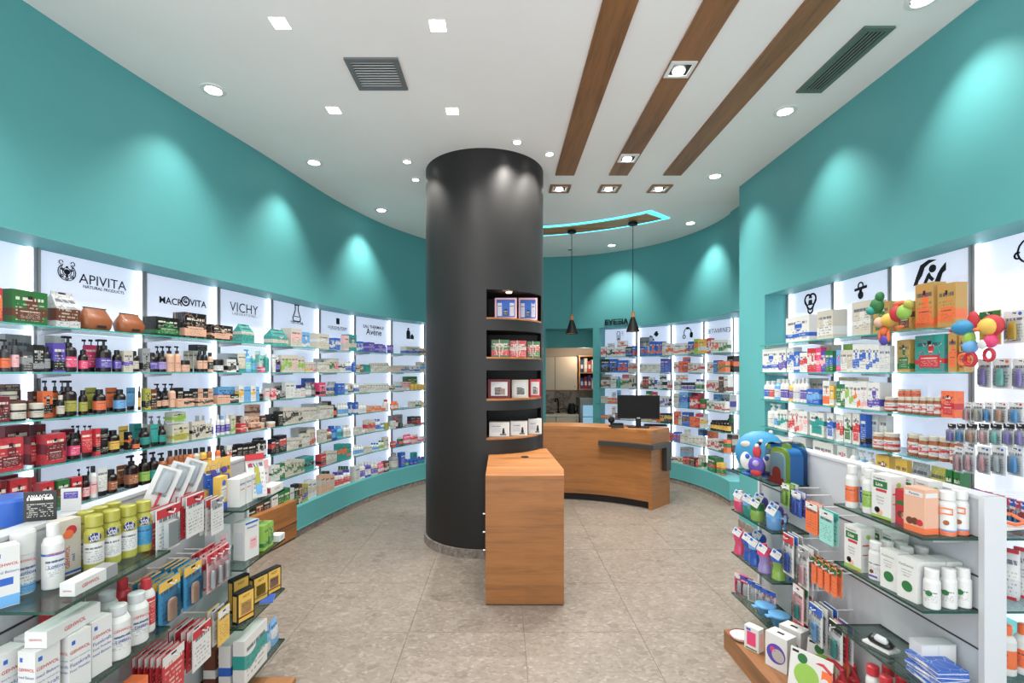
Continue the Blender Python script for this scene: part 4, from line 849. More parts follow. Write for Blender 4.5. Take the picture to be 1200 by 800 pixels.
stock('L', 3, """-6-31 513 gb RM;3-38 497 gb MM v.18;41-55 497 gb MM v.18;34-49 511 gb MR v.09;50-80 508 gb RM;84-98 507 bt APK;70-88 503 bx MR v.17;97-112 504 tb RPK;85-90 498 pb KKK v.21;91-97 498 pb KKK v.21;99-104 498 pb KKK v.21;105-111 498 pb KKK v.21;112-118 502 bx RK;118-131 502 jr AKK B514;118-131 514 jr AAK;
131-144 504 bt AYK;141-153 499 tb YYK v.12;159-166 514 jr AOK v.015;153-158 506 bx KO;157-166 496 bx TT v.14;168-179 501 bt ATK;178-188 497 tb TTK;189-197 499 bt ATK;170-176 487 pb CCS v.2;177-184 487 pb CCS v.2;186-192 487 pb CCS v.2;193-198 488 pb CCS v.2;200-220 478 gb Cg B495;200-224 497 gb Cy;225-234 494 bx CK 2;234-241 493 bx CK;231-237 487 bt ssW v.12;238-242 487 bt ssW v.12;241-248 496 bx CK;248-252 490 bt WVW;
255-259 486 bt WVW;260-265 487 bt WVb;266-271 486 bt WVW;271-280 486 bx Cg 2;280-284 487 bx Nn v.08;282-289 496 bx Rp v.015;286-291 488 bx CN;291-304 488 bx nN v.09 2;292-305 474 bx nN 2 B487 v.1;294-306 495 bx nN v.015;306-312 487 bx NN v.1;306-312 495 jr nnC v.015;318-325 494 jr nnW v.015;318-326 485 bx KK v.1;326-332 482 bx KK;320-332 477 bx CW v.16 2;332-350 477 bx CK 4;
350-355 478 bx CK;355-371 477 bx CW 4;360-367 473 bx sC v.13;375-391 475 bx CW 4;376-384 472 bx CW v.13;384-391 470 jr KKK v.13;391-397 474 bt KOK;397-409 472 bt WbW 4;410-413 471 bx BW;416-420 471 bx BW;420-431 473 bt WsW 3;431-447 475 bx nO 4;447-452 478 bx OO;452-457 468 bt WWR;460-468 470 bt OWO 2;468-480 476 bt WbW 5;480-490 470 bx CW 3 v.06;489-494 469 bx WG 2;494-499 470 bt YWY""")
stock('L', 4, """-10-10 564 gb MO;10-35 561 gb RM;-4-24 557 gb MM v.19;42-48 559 gb RR v.06;47-65 565 gb RM;66-83 562 gb GN;83-98 559 gb RM;98-108 557 bt ApK;92-97 549 pb KKK v.17;103-108 546 pb KKK v.17;108-116 546 bt WpK;116-129 548 tb WpK;129-141 550 bt AoK;139-152 545 tb oWK v.12;153-166 531 pb AoK;168-179 530 pb AgK;179-189 529 pb ATK;189-199 530 pb oWK;
199-206 528 bt oCK;206-211 527 bt oCK;211-216 526 bt oWK;216-222 526 bt oOK;222-229 526 bt OgK;229-237 525 bt CoK;237-245 524 bt YoK;245-250 523 bt oYK;255-260 522 bt OWK;260-266 522 bt KKK;266-272 522 bx WR;272-278 523 bx KK;278-291 520 bx KK 2;291-300 519 bx KK;300-312 516 bx KW 2;302-309 513 bx KK v.13;318-323 514 bx KR;323-327 515 bx DK;327-336 510 bx KR;336-350 513 bx CW 4;
350-354 513 bx CK;354-363 508 bx CW 2;363-370 503 bx CR 2;350-369 501 bx CW v.15 2;375-383 503 bx CW 2;383-390 503 bt CNR 2;390-397 499 bt BbB;397-404 499 bt bTb;404-412 498 bt WCW 2;417-424 500 bx CW 2;425-430 508 jr WWW;430-440 492 bx CR 2;440-447 491 bt WBB 2;447-452 496 bt WbB;452-456 495 bx yy;460-464 493 bx WC;460-472 486 bx SS v.17;464-468 489 bt MWR;468-472 496 bx KK;472-485 497 bx CB 3;484-496 488 bx KR 2 v.12;485-491 496 jr WKK;491-499 495 jr KRR""")
stock('L', 5, """262-312 549 bx WC 8;318-328 545 bx WG 2;328-334 543 bx GW;334-340 541 bx CG;340-357 538 bx CG 4;357-368 535 bx TK;376-382 532 bx RK;383-395 528 bx CW 3;396-412 520 bx TO 3;416-427 521 bt WbW 4;427-436 523 bx CW 3;436-445 519 bt WbB 3;445-451 516 bt WgG 2;451-456 512 bx CW;460-464 517 bx RC;464-469 520 jr BBB;469-474 512 bt GRW;474-483 509 po PW;483-491 509 po pR;491-499 511 po sP""")
stock('L', 6, """272-300 596 bx KG 3;300-309 588 bx Nn;309-317 583 bx KD;319-326 578 bx WG;326-333 575 bx GG;333-340 572 bx Gg;340-345 572 bx sg;345-350 567 bx KG;350-354 567 bx Nn;354-361 567 bx yV 2;361-371 562 bx WC 2;376-392 556 bx nC 3;380-390 552 bt CGG v.12 2;392-404 553 bt WRV 4;398-410 546 bt CPG 4 v.12;404-412 550 bt WRV 2;416-422 546 bx sC;422-429 542 bt WVW 2;429-436 541 bt VWW 2;436-444 541 bt CVW 2;444-451 542 po PW;451-456 540 bx NC;
461-470 531 bt SCS;470-475 530 bx BV;475-481 538 bt BgB;481-491 538 jr BVB 2;484-489 530 bx TB v.12;491-499 535 bt VTV 2""")
stock('B', 0, """704-710 411 bx WR;711-720 411 bx WK;712-719 407 bx sK B411;720-731 411 bx WR;723-734 404 bx WR B411;733-741 411 bx KB;741-745 410 bx BR;749-761 400 bx SC v.15;749-756 411 bx BR;761-776 405 bx BO 2;776-780 406 bx CW;780-786 407 bx WO;789-802 407 bx WO;802-806 407 bx WR;806-813 405 bx BY;813-818 402 bx gO;818-825 402 bx YW;828-833 401 bx RW;833-842 403 bx WO 2;842-860 403 bx WG 5;862-868 404 bx gC""")
stock('B', 1, """704-714 422 bx KB;714-723 424 bx BK;723-736 427 bx BR;736-745 430 bx CR 2;749-774 431 bx WC 5;774-783 425 bx VB 2;789-795 429 bx WR;795-800 428 bx OR;800-806 421 bx OV B429;800-806 429 bx RN;806-812 430 bx CR;812-822 430 bx WR 2;828-836 429 bx WR 2;836-841 427 bx BT;841-850 428 bx OG 2;850-860 430 bx CN 2;852-860 422 bx KO v.13;862-867 430 bx CN""")
stock('B', 2, """704-713 450 bx CN;705-715 443 bx CS v.13;716-722 446 bx WC;722-727 446 bt TTb;727-737 448 bx CG 2;729-739 441 bx PR B447 v.06;737-744 444 bx CK 2;749-753 451 bt CNW;753-760 446 bx NR 2;760-766 447 bx WK;766-770 450 jr BWB;770-774 449 bx WS;773-778 442 bx sK B450;775-782 452 jr KWK 2;782-786 450 bx sR;789-796 449 bx WS;792-803 443 bx WO B450 2;797-812 453 jr WVK 4;813-822 449 bt WGV 2;827-842 450 bx WR 4;842-848 446 bx NK;848-853 445 bx WN;853-857 449 bx Yy;857-860 450 bx Cg;863-868 450 bx Cg""")
stock('B', 3, """704-712 469 bx CC 2;712-722 471 bx OC 2;717-721 464 bx Wb B470;723-727 462 bx bb;729-745 470 bx CW 3;749-757 470 bx CR 2;757-763 463 bx Gg;764-769 464 bx RR;769-775 469 bt sVs;775-783 469 bx WV 2;783-786 472 jr CKK;789-795 466 bx CW 2;796-806 464 bx bB;804-811 462 bx gG v.14;808-818 470 bx RW 2;811-818 465 bx RK v.13;818-825 472 jr GRG;828-836 474 bx WG 3;836-842 466 bx bW v.08;842-855 467 bx WV 2 v.13;837-854 475 bx WR 4;854-860 474 bx BW;862-868 468 bt WbB""")
stock('B', 4, """704-712 491 bx OC 2;712-717 490 bx WR;717-721 481 bx Wn B490;721-726 489 bx NR;728-744 492 bx WB 3;750-763 492 bx YC 2;764-769 492 bx WR;769-774 489 bx OO;774-786 489 bx KY 3;789-795 487 bx OR;795-799 493 bx CW;799-808 488 bx BN;808-815 493 bx OR 2;815-820 490 bx RO;820-825 494 bx WY;817-824 489 bx WR v.12;831-856 497 bt AYK 7;851-855 490 bt GKG v.12;857-860 495 bt ANK;863-868 491 bt CKN""")
stock('B', 5, """770-786 512 bx RN 3;789-797 511 bx BR 2;797-806 513 bx CW 2;802-806 508 bx sW B513;806-824 516 bx WC 4;818-824 507 bx BG B514 v.1;829-836 510 bx OR v.13;828-842 519 bx WR 3;842-848 522 bx NW 2;848-856 520 bx OG 2;856-860 519 bx YR;862-868 519 bx YR;852-858 512 bx NC v.13""")
stock('B', 6, """770-786 540 bx CN 3;789-800 540 bx CN 2;797-808 529 bx Sb B539 2;800-808 540 bx RN 2;808-814 541 bx NK;814-818 541 bt RRK;818-825 538 bx CG 2;829-838 540 bx GR;838-846 547 jr OGY 2;848-858 547 bx CR;863-868 553 bx TK""")
stock('R', 0, """920-948 371 bx WB d.1;957-976 364 bx CW d.1;998-1020 353 bx CW d.1;1021-1044 354 gb mG;1049-1069 354 gb mN;1070-1122 332 gb mO 2""")
stock('R', 1, """893-912 405 bx WB;912-921 405 bx WV;922-930 407 bx WB;930-937 412 bx BW;937-946 413 bx WR;946-956 408 bx RW 2;956-962 407 bx Pp;962-967 411 bx Vp;967-976 411 bx GB 2;980-985 410 bx bP;961-975 404 bx CW v.14;985-999 410 bx CW 2;988-998 403 bx gW v.13;999-1030 403 bx WB 4;1030-1043 405 bx sW 2;1049-1068 398 gb mG;1068-1110 390 gb TR;1110-1122 388 gb mO;1123-1130 392 gb mN""")
stock('R', 2, """893-899 446 bt WBW;899-905 446 bt WRW;905-912 444 bt bWW;913-922 444 bt WVW 2;923-928 446 bt YVW;928-936 444 bt WsW 2;936-945 443 bt WVW 2;945-964 443 bx CW 3 v.12;945-960 456 bx Bb v.02;960-964 446 bx bB;964-972 446 bx WO;972-977 452 bx YW;980-990 450 bx GW 2;990-1000 447 bx Wg 2;1000-1008 448 bx WO 2;1008-1016 447 bx Wp;1016-1031 448 bx WV;982-1006 437 bx WY B446 v.1 2;1032-1044 465 bj oWC 1;1049-1100 465 bj oWC 6;1049-1073 456 bj OOC 3 B465 v.09;1101-1120 458 gb OR""")
stock('R', 3, """897-904 472 pb WWW;905-911 472 pb WbW;911-922 480 bx WT 3;922-926 482 bt CRC;926-936 479 bx WR 2;936-946 482 bx Wp 2;947-967 483 gb WT;968-977 484 gb WB;980-988 486 bx WR 2;988-998 484 gb WG;998-1008 483 gb WR;1008-1015 485 bx BK;1016-1034 485 bx Ws 2 v.06;1018-1044 507 bj oWC 2 v.0;1049-1072 508 bj oWC 2;1072-1096 511 bj oWC 2;1096-1121 512 bj oWC 2""")
stock('R', 4, """905-928 512 bx WC;929-944 504 bx sb d.12;945-972 503 bx Ws d.12 v.1;952-976 515 bx WP d.07;981-992 515 bx WP d.07;993-1001 526 bt WBW;1001-1010 525 pb bWW;1011-1020 524 pb WWW;1026-1042 531 bx YN;1049-1063 533 bx Yy 2;1064-1085 540 po Ss;1086-1106 546 po yC;1107-1126 549 gb GG 2""")
place_items()
# ---------------------------------------------------------------- display stands in the foreground
for k, rgb in {'t_red': (190,40,46), 't_blue': (30,70,150), 't_green': (40,120,50), 't_white': (240,240,238), 't_grey': (90,92,96), 't_black': (20,20,24), 't_orange': (228,110,40), 't_teal': (0,130,130), 't_navy': (24,36,110)}.items(): mat(k, rgb, .5)
mat('rod_white', (225,226,228), .3, .2); mat('slot_dark', (60,62,64), .6)
def ptext(o, dims, txt, size, m, u, v, face='front', bold=.012, fit=None, name='lettering', turn=0):
    """flat printing on a carton-like product; u, v are positions on that face from 0 to 1"""
    w, d, h = dims; k = (txt, bold, 1.0, m)
    if k not in TXT: bpy.data.objects.remove(lettering(txt, 1, m, None, (0,0,0), bold=bold))
    W_ = d if face in ('left', 'right') else w; s = min(size, (fit or .9)*(h if turn else W_)/TXT[k, 'w']); th = .0004
    if face == 'front': loc, rot, sc = (u-.5, -.5-th/d, v), (pi/2,0,0), (s/w, s/h, s*.1/d)
    elif face == 'left': loc, rot, sc = (-.5-th/w, .5-u, v), (pi/2,0,-pi/2), (s/d, s/h, s*.1/w)
    else: loc, rot, sc = (.5+th/w, u-.5, v), (pi/2,0,pi/2), (s/d, s/h, s*.1/w)
    if turn: rot = (rot[0]-pi/2, rot[1], rot[2]); rot = (0, -pi/2, 0) if face == 'front' else rot
    if turn and face == 'front':
        e = Matrix.Rotation(pi/2, 4, 'X') @ Matrix.Rotation(pi/2, 4, 'Z'); rot = e.to_euler(); sc = (s/h, s/w, s*.1/d)
    return link(name, TXT[k], o, loc, rot=rot, sc=sc)
def blot(o, dims, col, u, v, wu, hv, face='front', key='plain', name='printed_patch'):
    """flat printed patch on a face of a carton"""
    t = .012
    if face == 'front': return paint(link(name, U[key], o, (u-.5,-.5,v-hv/2), sc=(wu,t,hv)), col)
    s = -1 if face == 'left' else 1
    return paint(link(name, U[key], o, (s*.5, (.5-u)*(1 if face == 'left' else -1), v-hv/2), sc=(t,wu,hv)), col)
def disc_patch(o, dims, col, u, v, r, face='front', name='printed_dot'):
    w, d, h = dims
    if 'disc' not in U: U['disc'] = MB().lathe([(.5,-.5),(.5,.5)], 20).mesh('disc', 'p_matte')
    if face == 'front': return paint(link(name, U['disc'], o, (u-.5,-.5,v), rot=(pi/2,0,0), sc=(2*r/w, 2*r/h, .003/d)), col)
    s = -1 if face == 'left' else 1
    return paint(link(name, U['disc'], o, (s*.5,(.5-u)*(1 if s < 0 else -1),v), rot=(pi/2,0,s*pi/2), sc=(2*r/d, 2*r/h, .003/w)), col)
def kid(o, n): return next(c for c in o.children if c.name.split('.')[0] == n)
def gi(side, z, px, py, w, d, h, kind, col, label, name, cat, rz=0, base=None, group=None):
    p = at_z(px, py, z) if base is None else Vector(base); p.z = z+.0008 if base is None else p.z
    o = prod(kind, name, p, (pi/2 if side < 0 else -pi/2)+rz, w, d, h, col, detail=False); tag(o, label, cat, group); return o
# ---- the two stands
def stand(side, xp, y0, y1, top, sections, label, plinth):
    """side -1: faces +X (white panel at x = xp), +1: faces -X"""
    g = empty('display_stand', (xp, (y0+y1)/2, 0)); tag(g, label, 'display stand', 'double-sided shop display stands'); o = (xp, (y0+y1)/2)
    a, b = (xp-.055, xp) if side < 0 else (xp, xp+.06); L = lambda x, y: (x-o[0], y-o[1])
    MB().box((a-xp, y0-o[1], .1), (b-xp, y1-o[1], top)).obj('panel', 'white_laminate', g)
    MB().box((a-xp-.004, y0-o[1]-.004, top), (b-xp+.004, y1-o[1]+.004, top+.012)).obj('top_rail', 'white_paint', g)
    e0 = (a-xp-.012 if side > 0 else a-xp, b-xp if side > 0 else b-xp+.012)
    MB().box((e0[0], y0-o[1]-.02, .1), (e0[1], y0-o[1], top+.012)).obj('end_post', 'white_paint', g); MB().box((e0[0], y1-o[1], .1), (e0[1], y1-o[1]+.02, top+.012)).obj('end_post', 'white_paint', g)
    px0, px1, py0, py1 = plinth; MB().prism([L(px0,py0), L(px1,py0), L(px1,py1), L(px0,py1)], .0, .1).obj('plinth', 'oak_y', g)
    f = -side; xs = f*.002
    for z in (.34, .58, .82): MB().box((min(0,xs), y0-o[1]+.01, z), (max(0,xs), y1-o[1]-.01, z+.006)).obj('slot', 'slot_dark', g)
    for ya, yb, zs, xf in sections:
        for z in zs:
            P = [L(xp, ya), L(xf, ya), L(xf, yb), L(xp, yb)]; P = P if side < 0 else P[::-1]
            gs = glass_shelf(g, P, z, .008, 'glass_edge_dark')
            for yy in (ya+.05, yb-.05): MB().box((min(0, f*.12), yy-o[1]-.004, z-.03), (max(0, f*.12), yy-o[1]+.004, z-.0085)).obj('bracket', 'metal_grey', gs)
    return g
XL, XRp = -1.30, 1.58
GL = stand(-1, XL, 1.02, 2.46, 1.06, [(1.185,1.60,(.916,.667,.418,.163),-1.09), (2.05,2.445,(.916,.667,.418,.163),-1.09)], 'white display stand with glass shelves holding foot care products', (-1.36,-.946,.95,2.235))
GR = stand(1, XRp, 1.60, 2.96, 1.08, [(1.60,2.03,(.954,.714,.45,.2),1.385), (2.5,2.945,(.92,.674,.416,.17),1.39)], 'white display stand with glass shelves holding baby and hair products', (1.21,1.66,1.5,2.65))
for z in (.954, .714, .45): glass_shelf(GR, [(.06,-.68),(.27,-.68),(.27,.1),(.06,.1)], z, .008, 'glass_edge_dark')
# ---- hooks with hanging cards
def hook(stand_o, side, xp, y, z, length):
    x0, x1 = (xp, xp+length) if side < 0 else (xp, xp-length); o = stand_o.location
    MB().tube([(x0-o.x,y-o.y,z), (x1-o.x,y-o.y,z), (x1-o.x+(.004 if side < 0 else -.004),y-o.y,z+.012)], .0028, 6).obj('hook', 'rod_white', stand_o)
U['bubble'] = MB().add([(-.5,0,0),(.5,0,0),(.5,0,1),(-.5,0,1),(-.4,-1,.08),(.4,-1,.08),(.4,-1,.92),(-.4,-1,.92)], [(4,5,6,7),(0,1,5,4),(1,2,6,5),(2,3,7,6),(3,0,4,7)]).mesh('bubble', 'blister')
def card(side, x, y, z_top, w, h, col, label, name, cat, group, tilt=0, inner=None, strip=None, dz=0):
    """printed hanging card; x = distance of its face from the room axis; hangs with its top at z_top"""
    rz = (pi/2 if side < 0 else -pi/2)+tilt; o = paint(link(name, U['print'], None, (x, y, z_top-h), rz, (w, .004, h)), col[0], col[1]); tag(o, label, cat, group)
    D = (w, .004, h)
    paint(link('header', U['plain'], o, (0,-.55,.78), sc=(1.0,.3,.2)), col[1]); paint(link('hang_slot', U['plain'], o, (0,-.75,.9), sc=(.24,.1,.045)), 'K')
    if strip: disc_patch(o, D, strip, .8, .9, min(w, h)*.09)
    if inner:
        q = {'tube': 'bottle_body', 'dot': 'bag', 'box': 'gloss', 'jar': 'jar_body'}[inner[0]]
        paint(link('product', U[q], o, (0,-2.6,.1), sc=(.42,4.5,.56)), inner[1]); link('bubble', U['bubble'], o, (0,-.5,.06), sc=(.66,4.8,.66))
    return o
def hang_row(stand_o, side, xp, y, z, n, w, h, cols, label, name, cat, group, step=.022, first=.165, inner=None):
    hook(stand_o, side, xp, y, z-.02, first+.02); s = 1 if side < 0 else -1
    for k in range(n): card(side, xp+s*(first-k*step), y, z, w, h, cols[k%len(cols)], '%s, %s on its hook' % (label, ORD[k]+' from the front' if k else 'front one'), name, cat, group, inner=inner)
hl = lambda *a, **k: hang_row(GL, -1, XL, *a, **k)
hl(1.655, 1.045, 3, .115, .15, ['WR','RW','RW'], 'red-framed white foot pad card beside the yellow cans', 'foot_pad_card', 'card', 'red foot pad cards', inner=('box','W'))
hl(1.80, 1.05, 5, .1, .15, ['WR','RW','RW','RW','RW'], 'red plaster card on the upper hooks', 'plaster_card', 'card', 'upper red plaster cards', step=.018)
hl(1.94, 1.0, 3, .08, .14, ['WS','WR','WS'], 'white boxed insole card next to the elbow support', 'insole_card', 'card', 'white insole cards')
hl(1.66, .80, 5, .105, .155, ['cY','cY','cY','Yc','Yc'], 'blue and yellow toe separator card, near hook', 'toe_card', 'card', 'blue toe cards', inner=('tube','n'))
hl(1.785, .80, 5, .10, .155, ['cY','cY','Yc','Yc','Yc'], 'blue and yellow toe separator card, far hook', 'toe_card', 'card', 'blue toe cards', inner=('tube','n'))
for q in range(3): hl(1.895+.05*q, .795, 3, .046, .15, ['pR','Rp','pR'], 'rose hand cream card, %s hook' % ORD[q], 'cream_card', 'card', 'rose cream cards', inner=('tube','W'), step=.03)
hl(1.68, .545, 6, .11, .15, ['RW','RW'], 'red bandage card on the lower near hook', 'bandage_card', 'card', 'lower red cards', step=.02)
hl(1.84, .545, 5, .11, .15, ['WR','RW','RW'], 'red bandage card on the lower far hook', 'bandage_card', 'card', 'lower red cards', step=.022)
hl(1.985, .54, 3, .08, .14, ['YW','WS','YW'], 'yellow cushion card behind the red cards', 'cushion_card', 'card', 'yellow cushion cards')
hl(1.62, .40, 4, .12, .15, ['YB','YB','YW'], 'yellow and blue insole card near the floor', 'insole_card', 'card', 'yellow insole cards')
hl(1.80, .31, 4, .11, .16, ['YB','WR'], 'large yellow insole card by the lowest hooks', 'insole_card', 'card', 'low insole cards')
# pedicure file cards leaning over the top
for k, (px, py, zb) in enumerate(((150,618,.985), (178,612,1.0), (204,606,1.0))):
    p = Vector((-1.2,1.635+.075*k,0))
    o = paint(link('foot_file_card', U['plain'], None, (p.x, p.y, .985), .62, (.075,.004,.2), rot=(-.2,.42,.75)), 'W'); tag(o, 'white foot file card with teal base, %s from the yellow cans' % ORD[k], 'card', 'foot file cards')
    paint(link('file_head', U['bag'], o, (0,-2.0,.55), sc=(.5,3,.36)), 's'); paint(link('file_handle', U['gloss'], o, (.02,-1.5,.2), sc=(.09,2,.36)), 'R'); paint(link('teal_base', U['print'], o, (0,-.6,.04), sc=(.62,.6,.17)), 'T', 'W'); link('bubble', U['bubble'], o, (0,-.5,.5), sc=(.6,5,.46))
# ---- left stand, first section, upper shelf
S1, S2, S3, S4 = .916, .667, .418, .163
def gehwol(o, dims, faces=('front',), rows=3, seed=0):
    for f in faces:
        ptext(o, dims, 'GEHWOL', .03, 't_red', .5, .7, f); blot(o, dims, 'B', .2, .86, .16, .07, f)
        for r in range(rows): ptext(o, dims, ('med Balsam', 'Salve for cracked skin', 'Fusskraft', 'Foot Powder')[(r+seed)%4], .016, 't_blue', .5, .58-.1*r, f, bold=0)
d = (.048,.048,.15); o = gi(-1, S1, 0, 0, *d, 'pl', 'WB', 'white foot spray carton with printed blue bottle at the shelf corner', 'foot_care_carton', 'carton', rz=-.6, base=(-1.25,1.222,S1+.0008))
gehwol(o, d, ('front',), 1); blot(o, d, 'B', .5, .42, .5, .12); blot(o, d, 'b', .5, .1, 1.0, .18); blot(o, d, 'B', .5, .93, 1.0, .06, 'left'); blot(o, d, 'b', .5, .08, 1, .14, 'left')
def round_item(key, z, px, py, w, h, kind, col, label, name, cat, txt=None, tm='t_red', rz=-.55, side=-1, extra=None):
    o = gi(side, z, px, py, w, w, h, kind, col, label, name, cat, rz=rz)
    if txt:
        for q, (t_, m_, sz, vz) in enumerate(txt):
            k = (t_, .012, 1.0, m_)
            if k not in TXT: bpy.data.objects.remove(lettering(t_, 1, m_, None, (0,0,0), bold=.012))
            s = min(sz, .72*w/TXT[k,'w']); link('lettering', TXT[k], o, (0,-.5-.004/w,vz), rot=(pi/2,0,0), sc=(s/w, s/h, s*.3/w))
    return o
GW = [('GEHWOL','t_red',.03,.55), ('Foot Powder','t_blue',.014,.44), ('Lotion','t_blue',.014,.36)]
o = round_item('', S1, 38, 688, .052, .165, 'jr', 'WWW', 'wide white foot cream jar bottle with blue waves', 'foot_care_jar', 'jar', GW); o.location = (-1.268,1.288,S1+.0008); paint(link('blue_wave', U['pump_label'], o, (0,0,-.04), sc=(.965,.965,.5)), 'b')
o = round_item('', S1, 61, 682, .048, .175, 'bt', 'WWW', 'white foot spray bottle with a thin blue ring', 'foot_spray_bottle', 'bottle', GW); o.location = (-1.22,1.322,S1+.0008); paint(link('blue_ring', U['pump_label'], o, (0,0,.5), sc=(1.005,1.005,.12)), 'B')
d = (.058,.04,.16); o = gi(-1, S1, 0, 0, *d, 'pl', 'CO', 'cream balm carton with a red tomato picture', 'foot_care_carton', 'carton', rz=-.25, base=(-1.262,1.405,S1+.0008)); disc_patch(o, d, 'R', .55, .8, .014); disc_patch(o, d, 'O', .42, .74, .013); ptext(o, d, 'GEHWOL', .02, 't_red', .4, .33, turn=1, fit=.4); ptext(o, d, 'med', .012, 't_blue', .65, .3, turn=1, fit=.3); blot(o, d, 'B', .5, .05, 1, .04)
o = round_item('', S1, 12, 668, .125, .215, 'jr', 'yyB', 'large olive jar with a shiny blue lid behind the cartons', 'bath_salt_jar', 'jar'); o.location = (-1.46,1.44,S1+.0008); glass_shelf(GL, [(-.055,-.5),(-.055,0),(-.27,0),(-.27,-.5)], S1, .008, 'glass_edge_dark')
o = paint(link('price_card', U['print'], None, (-1.328,1.40,1.073), .35, (.075,.003,.085)), 'K', 'W'); tag(o, 'black price card with white writing behind the foot cream', 'price card'); ptext(o, (.075,.003,.085), 'ΑΝΑΛΟΓΑ', .012, 't_white', .5, .82)
o = paint(link('price_card', U['plain'], None, (-1.328,1.50,1.073), .35, (.05,.003,.07)), 'W'); tag(o, 'white price card with a violet logo beside the black one', 'price card'); paint(link('printed_patch', U['print'], o, (0,-.6,.55), sc=(.7,.3,.3)), 'V', 'W')
d = (.14,.04,.034); o = gi(-1, S1, 0, 0, *d, 'pl', 'WR', 'white foot cream carton lying flat at the shelf front', 'foot_care_carton', 'carton', base=(-1.13,1.335,S1+.0008)); ptext(o, d, 'GEHWOL', .016, 't_red', .35, .5, fit=.4); ptext(o, d, 'GEHWOL', .012, 't_red', .5, .4, 'left', fit=.6); paint(link('silver_end', U['gloss'], o, (.36,0,-.005), sc=(.285,1.01,1.012)), 'S')
cans = [(99,662,'y'),(121,659,'y'),(138,652,'y'),(103,650,'y'),(124,648,'y'),(146,643,'y'),(160,641,'y')]
for k, (px, py, c) in enumerate(((110,667,0),(134,660,0),(152,648,0),(169,643,1),(100,652,0),(122,645,0),(141,639,0))):
    back = k > 3; zz = S1+.0008; p = at_z(px, py, S1)
    if back: p = Vector((-1.262+.002*(k-4), 1.475+.05*(k-4), 0))
    else: p = Vector((-1.205+.01*k, 1.437+.0525*k, 0))
    o = gi(-1, S1, 0, 0, .048, .048, .163, 'bt', 'yWy', 'olive foot spray can with oval logo, %s in the %s row' % (ORD[k%4], 'back' if back else 'front'), 'spray_can', 'spray can', rz=-.9, base=(p.x, p.y, zz), group='olive foot spray cans')
    kid(o,'label_band')['second'] = LINC['b'][:3]
    if k == 3: paint(kid(o,'label_band'), 'c', 'W')
    kid(o,'cap').scale = (1.55,1.55,1); 
    if not back:
        lg = link('oval_logo', MB().lathe([(.5,-.5),(.5,.5)], 20).mesh('oval_logo', 't_navy'), o, (.06,-.5,.62), rot=(pi/2,0,.25), sc=(.62,.16,.05)); lettering('Scholl', .2, 't_white', o, (.06,-.535,.62), rot=(pi/2,0,.25), fit=.5)
# ---- first section, second shelf
for k, (px, py, lab) in enumerate(((14,800,'cut by the picture edge'), (56,812,'second from the edge'), (76,796,'third from the edge'))):
    d = (.058,.05,.15); o = gi(-1, S2, 0, 0, *d, 'pl', 'WB', 'white foot salve carton below the lying one, %s' % lab, 'foot_care_carton', 'carton', rz=-.15, base=(-1.135-.02*(k==0), 1.215+.07*k, S2+.0008)); gehwol(o, d, ('front','left'), 3, k)
for k in range(2):
    d = (.058,.05,.15); o = gi(-1, S2, 0, 0, *d, 'pl', 'WB', 'white foot salve carton in the rear row, %s' % ('near the picture edge','farther in')[k], 'foot_care_carton', 'carton', rz=-.15, base=(-1.225,1.20+.075*k,S2+.0008)); gehwol(o, d, ('front','left'), 3, k+1)
d = (.16,.055,.04); o = gi(-1, S2, 0, 0, *d, 'pl', 'WR', 'white foot cream carton lying on top of the salve cartons', 'foot_care_carton', 'carton', base=(-1.15,1.28,S2+.152)); ptext(o, d, 'GEHWOL', .016, 't_red', .5, .5, fit=.4); ptext(o, d, 'GEHWOL', .014, 't_red', .5, .5, 'left', fit=.6)
for k, (x, y) in enumerate(((-1.125,1.425), (-1.215,1.43), (-1.13,1.505), (-1.225,1.51))):
    o = round_item('', S2, 0, 0, .062, .158, 'bt', 'WWs', 'white foot powder bottle with silver cap, %s' % ('near front one','near back one','far front one','far back one')[k], 'powder_bottle', 'bottle', GW, -.6); o.location = (x, y, S2+.0008); kid(o,'cap').scale = (1.25,1.25,.8); kid(o,'cap').location = (0,0,.16)
for k, y in enumerate((1.565,)):
    o = round_item('', S2, 0, 0, .05, .17, 'bt', 'WRR', 'white foot bath bottle with red cap past the powder bottles', 'foot_bath_bottle', 'bottle', None); o.location = (-1.145, y, S2+.0008); paint(link('red_shoulder', U['bottle_label'], o, (0,0,.26), sc=(1.01,1.01,.75)), 'R')
    o = round_item('', S2, 0, 0, .05, .17, 'bt', 'RRR', 'red foot bath bottle behind the white one', 'foot_bath_bottle', 'bottle', None); o.location = (-1.22, y+.0, S2+.0008)
d = (.12,.03,.2); o = gi(-1, S2, 0, 0, *d, 'pl', 'RW', 'tall red boxed foot file set standing at the back', 'foot_care_carton', 'carton', base=(-1.278,1.42,S2+.0008)); blot(o, d, 'W', .78, .5, .4, .98, key='print'); disc_patch(o, d, 'R', .78, .82, .012); ptext(o, d, 'Podia', .02, 't_black', .78, .7, fit=.3)
for k, (x, y, c, n) in enumerate(((-1.14,1.24,'OR','orange'),(-1.15,1.33,'RO','red'),(-1.14,1.42,'WR','white'),(-1.15,1.51,'OW','amber'))): gi(-1, S3, 0, 0, .075,.05,.12, 'bx', c, '%s foot plaster carton on the third shelf of the foot care stand' % n, 'foot_care_carton', 'carton', base=(x,y,S3+.0008))
for k, (y, c, n) in enumerate(((1.25,'YB','yellow'),(1.36,'WT','white'),(1.48,'BW','blue'))): gi(-1, S4, 0, 0, .09,.06,.12, 'bx', c, '%s insole carton on the lowest shelf of the foot care stand' % n, 'foot_care_carton', 'carton', base=(-1.15,y,S4+.0008))
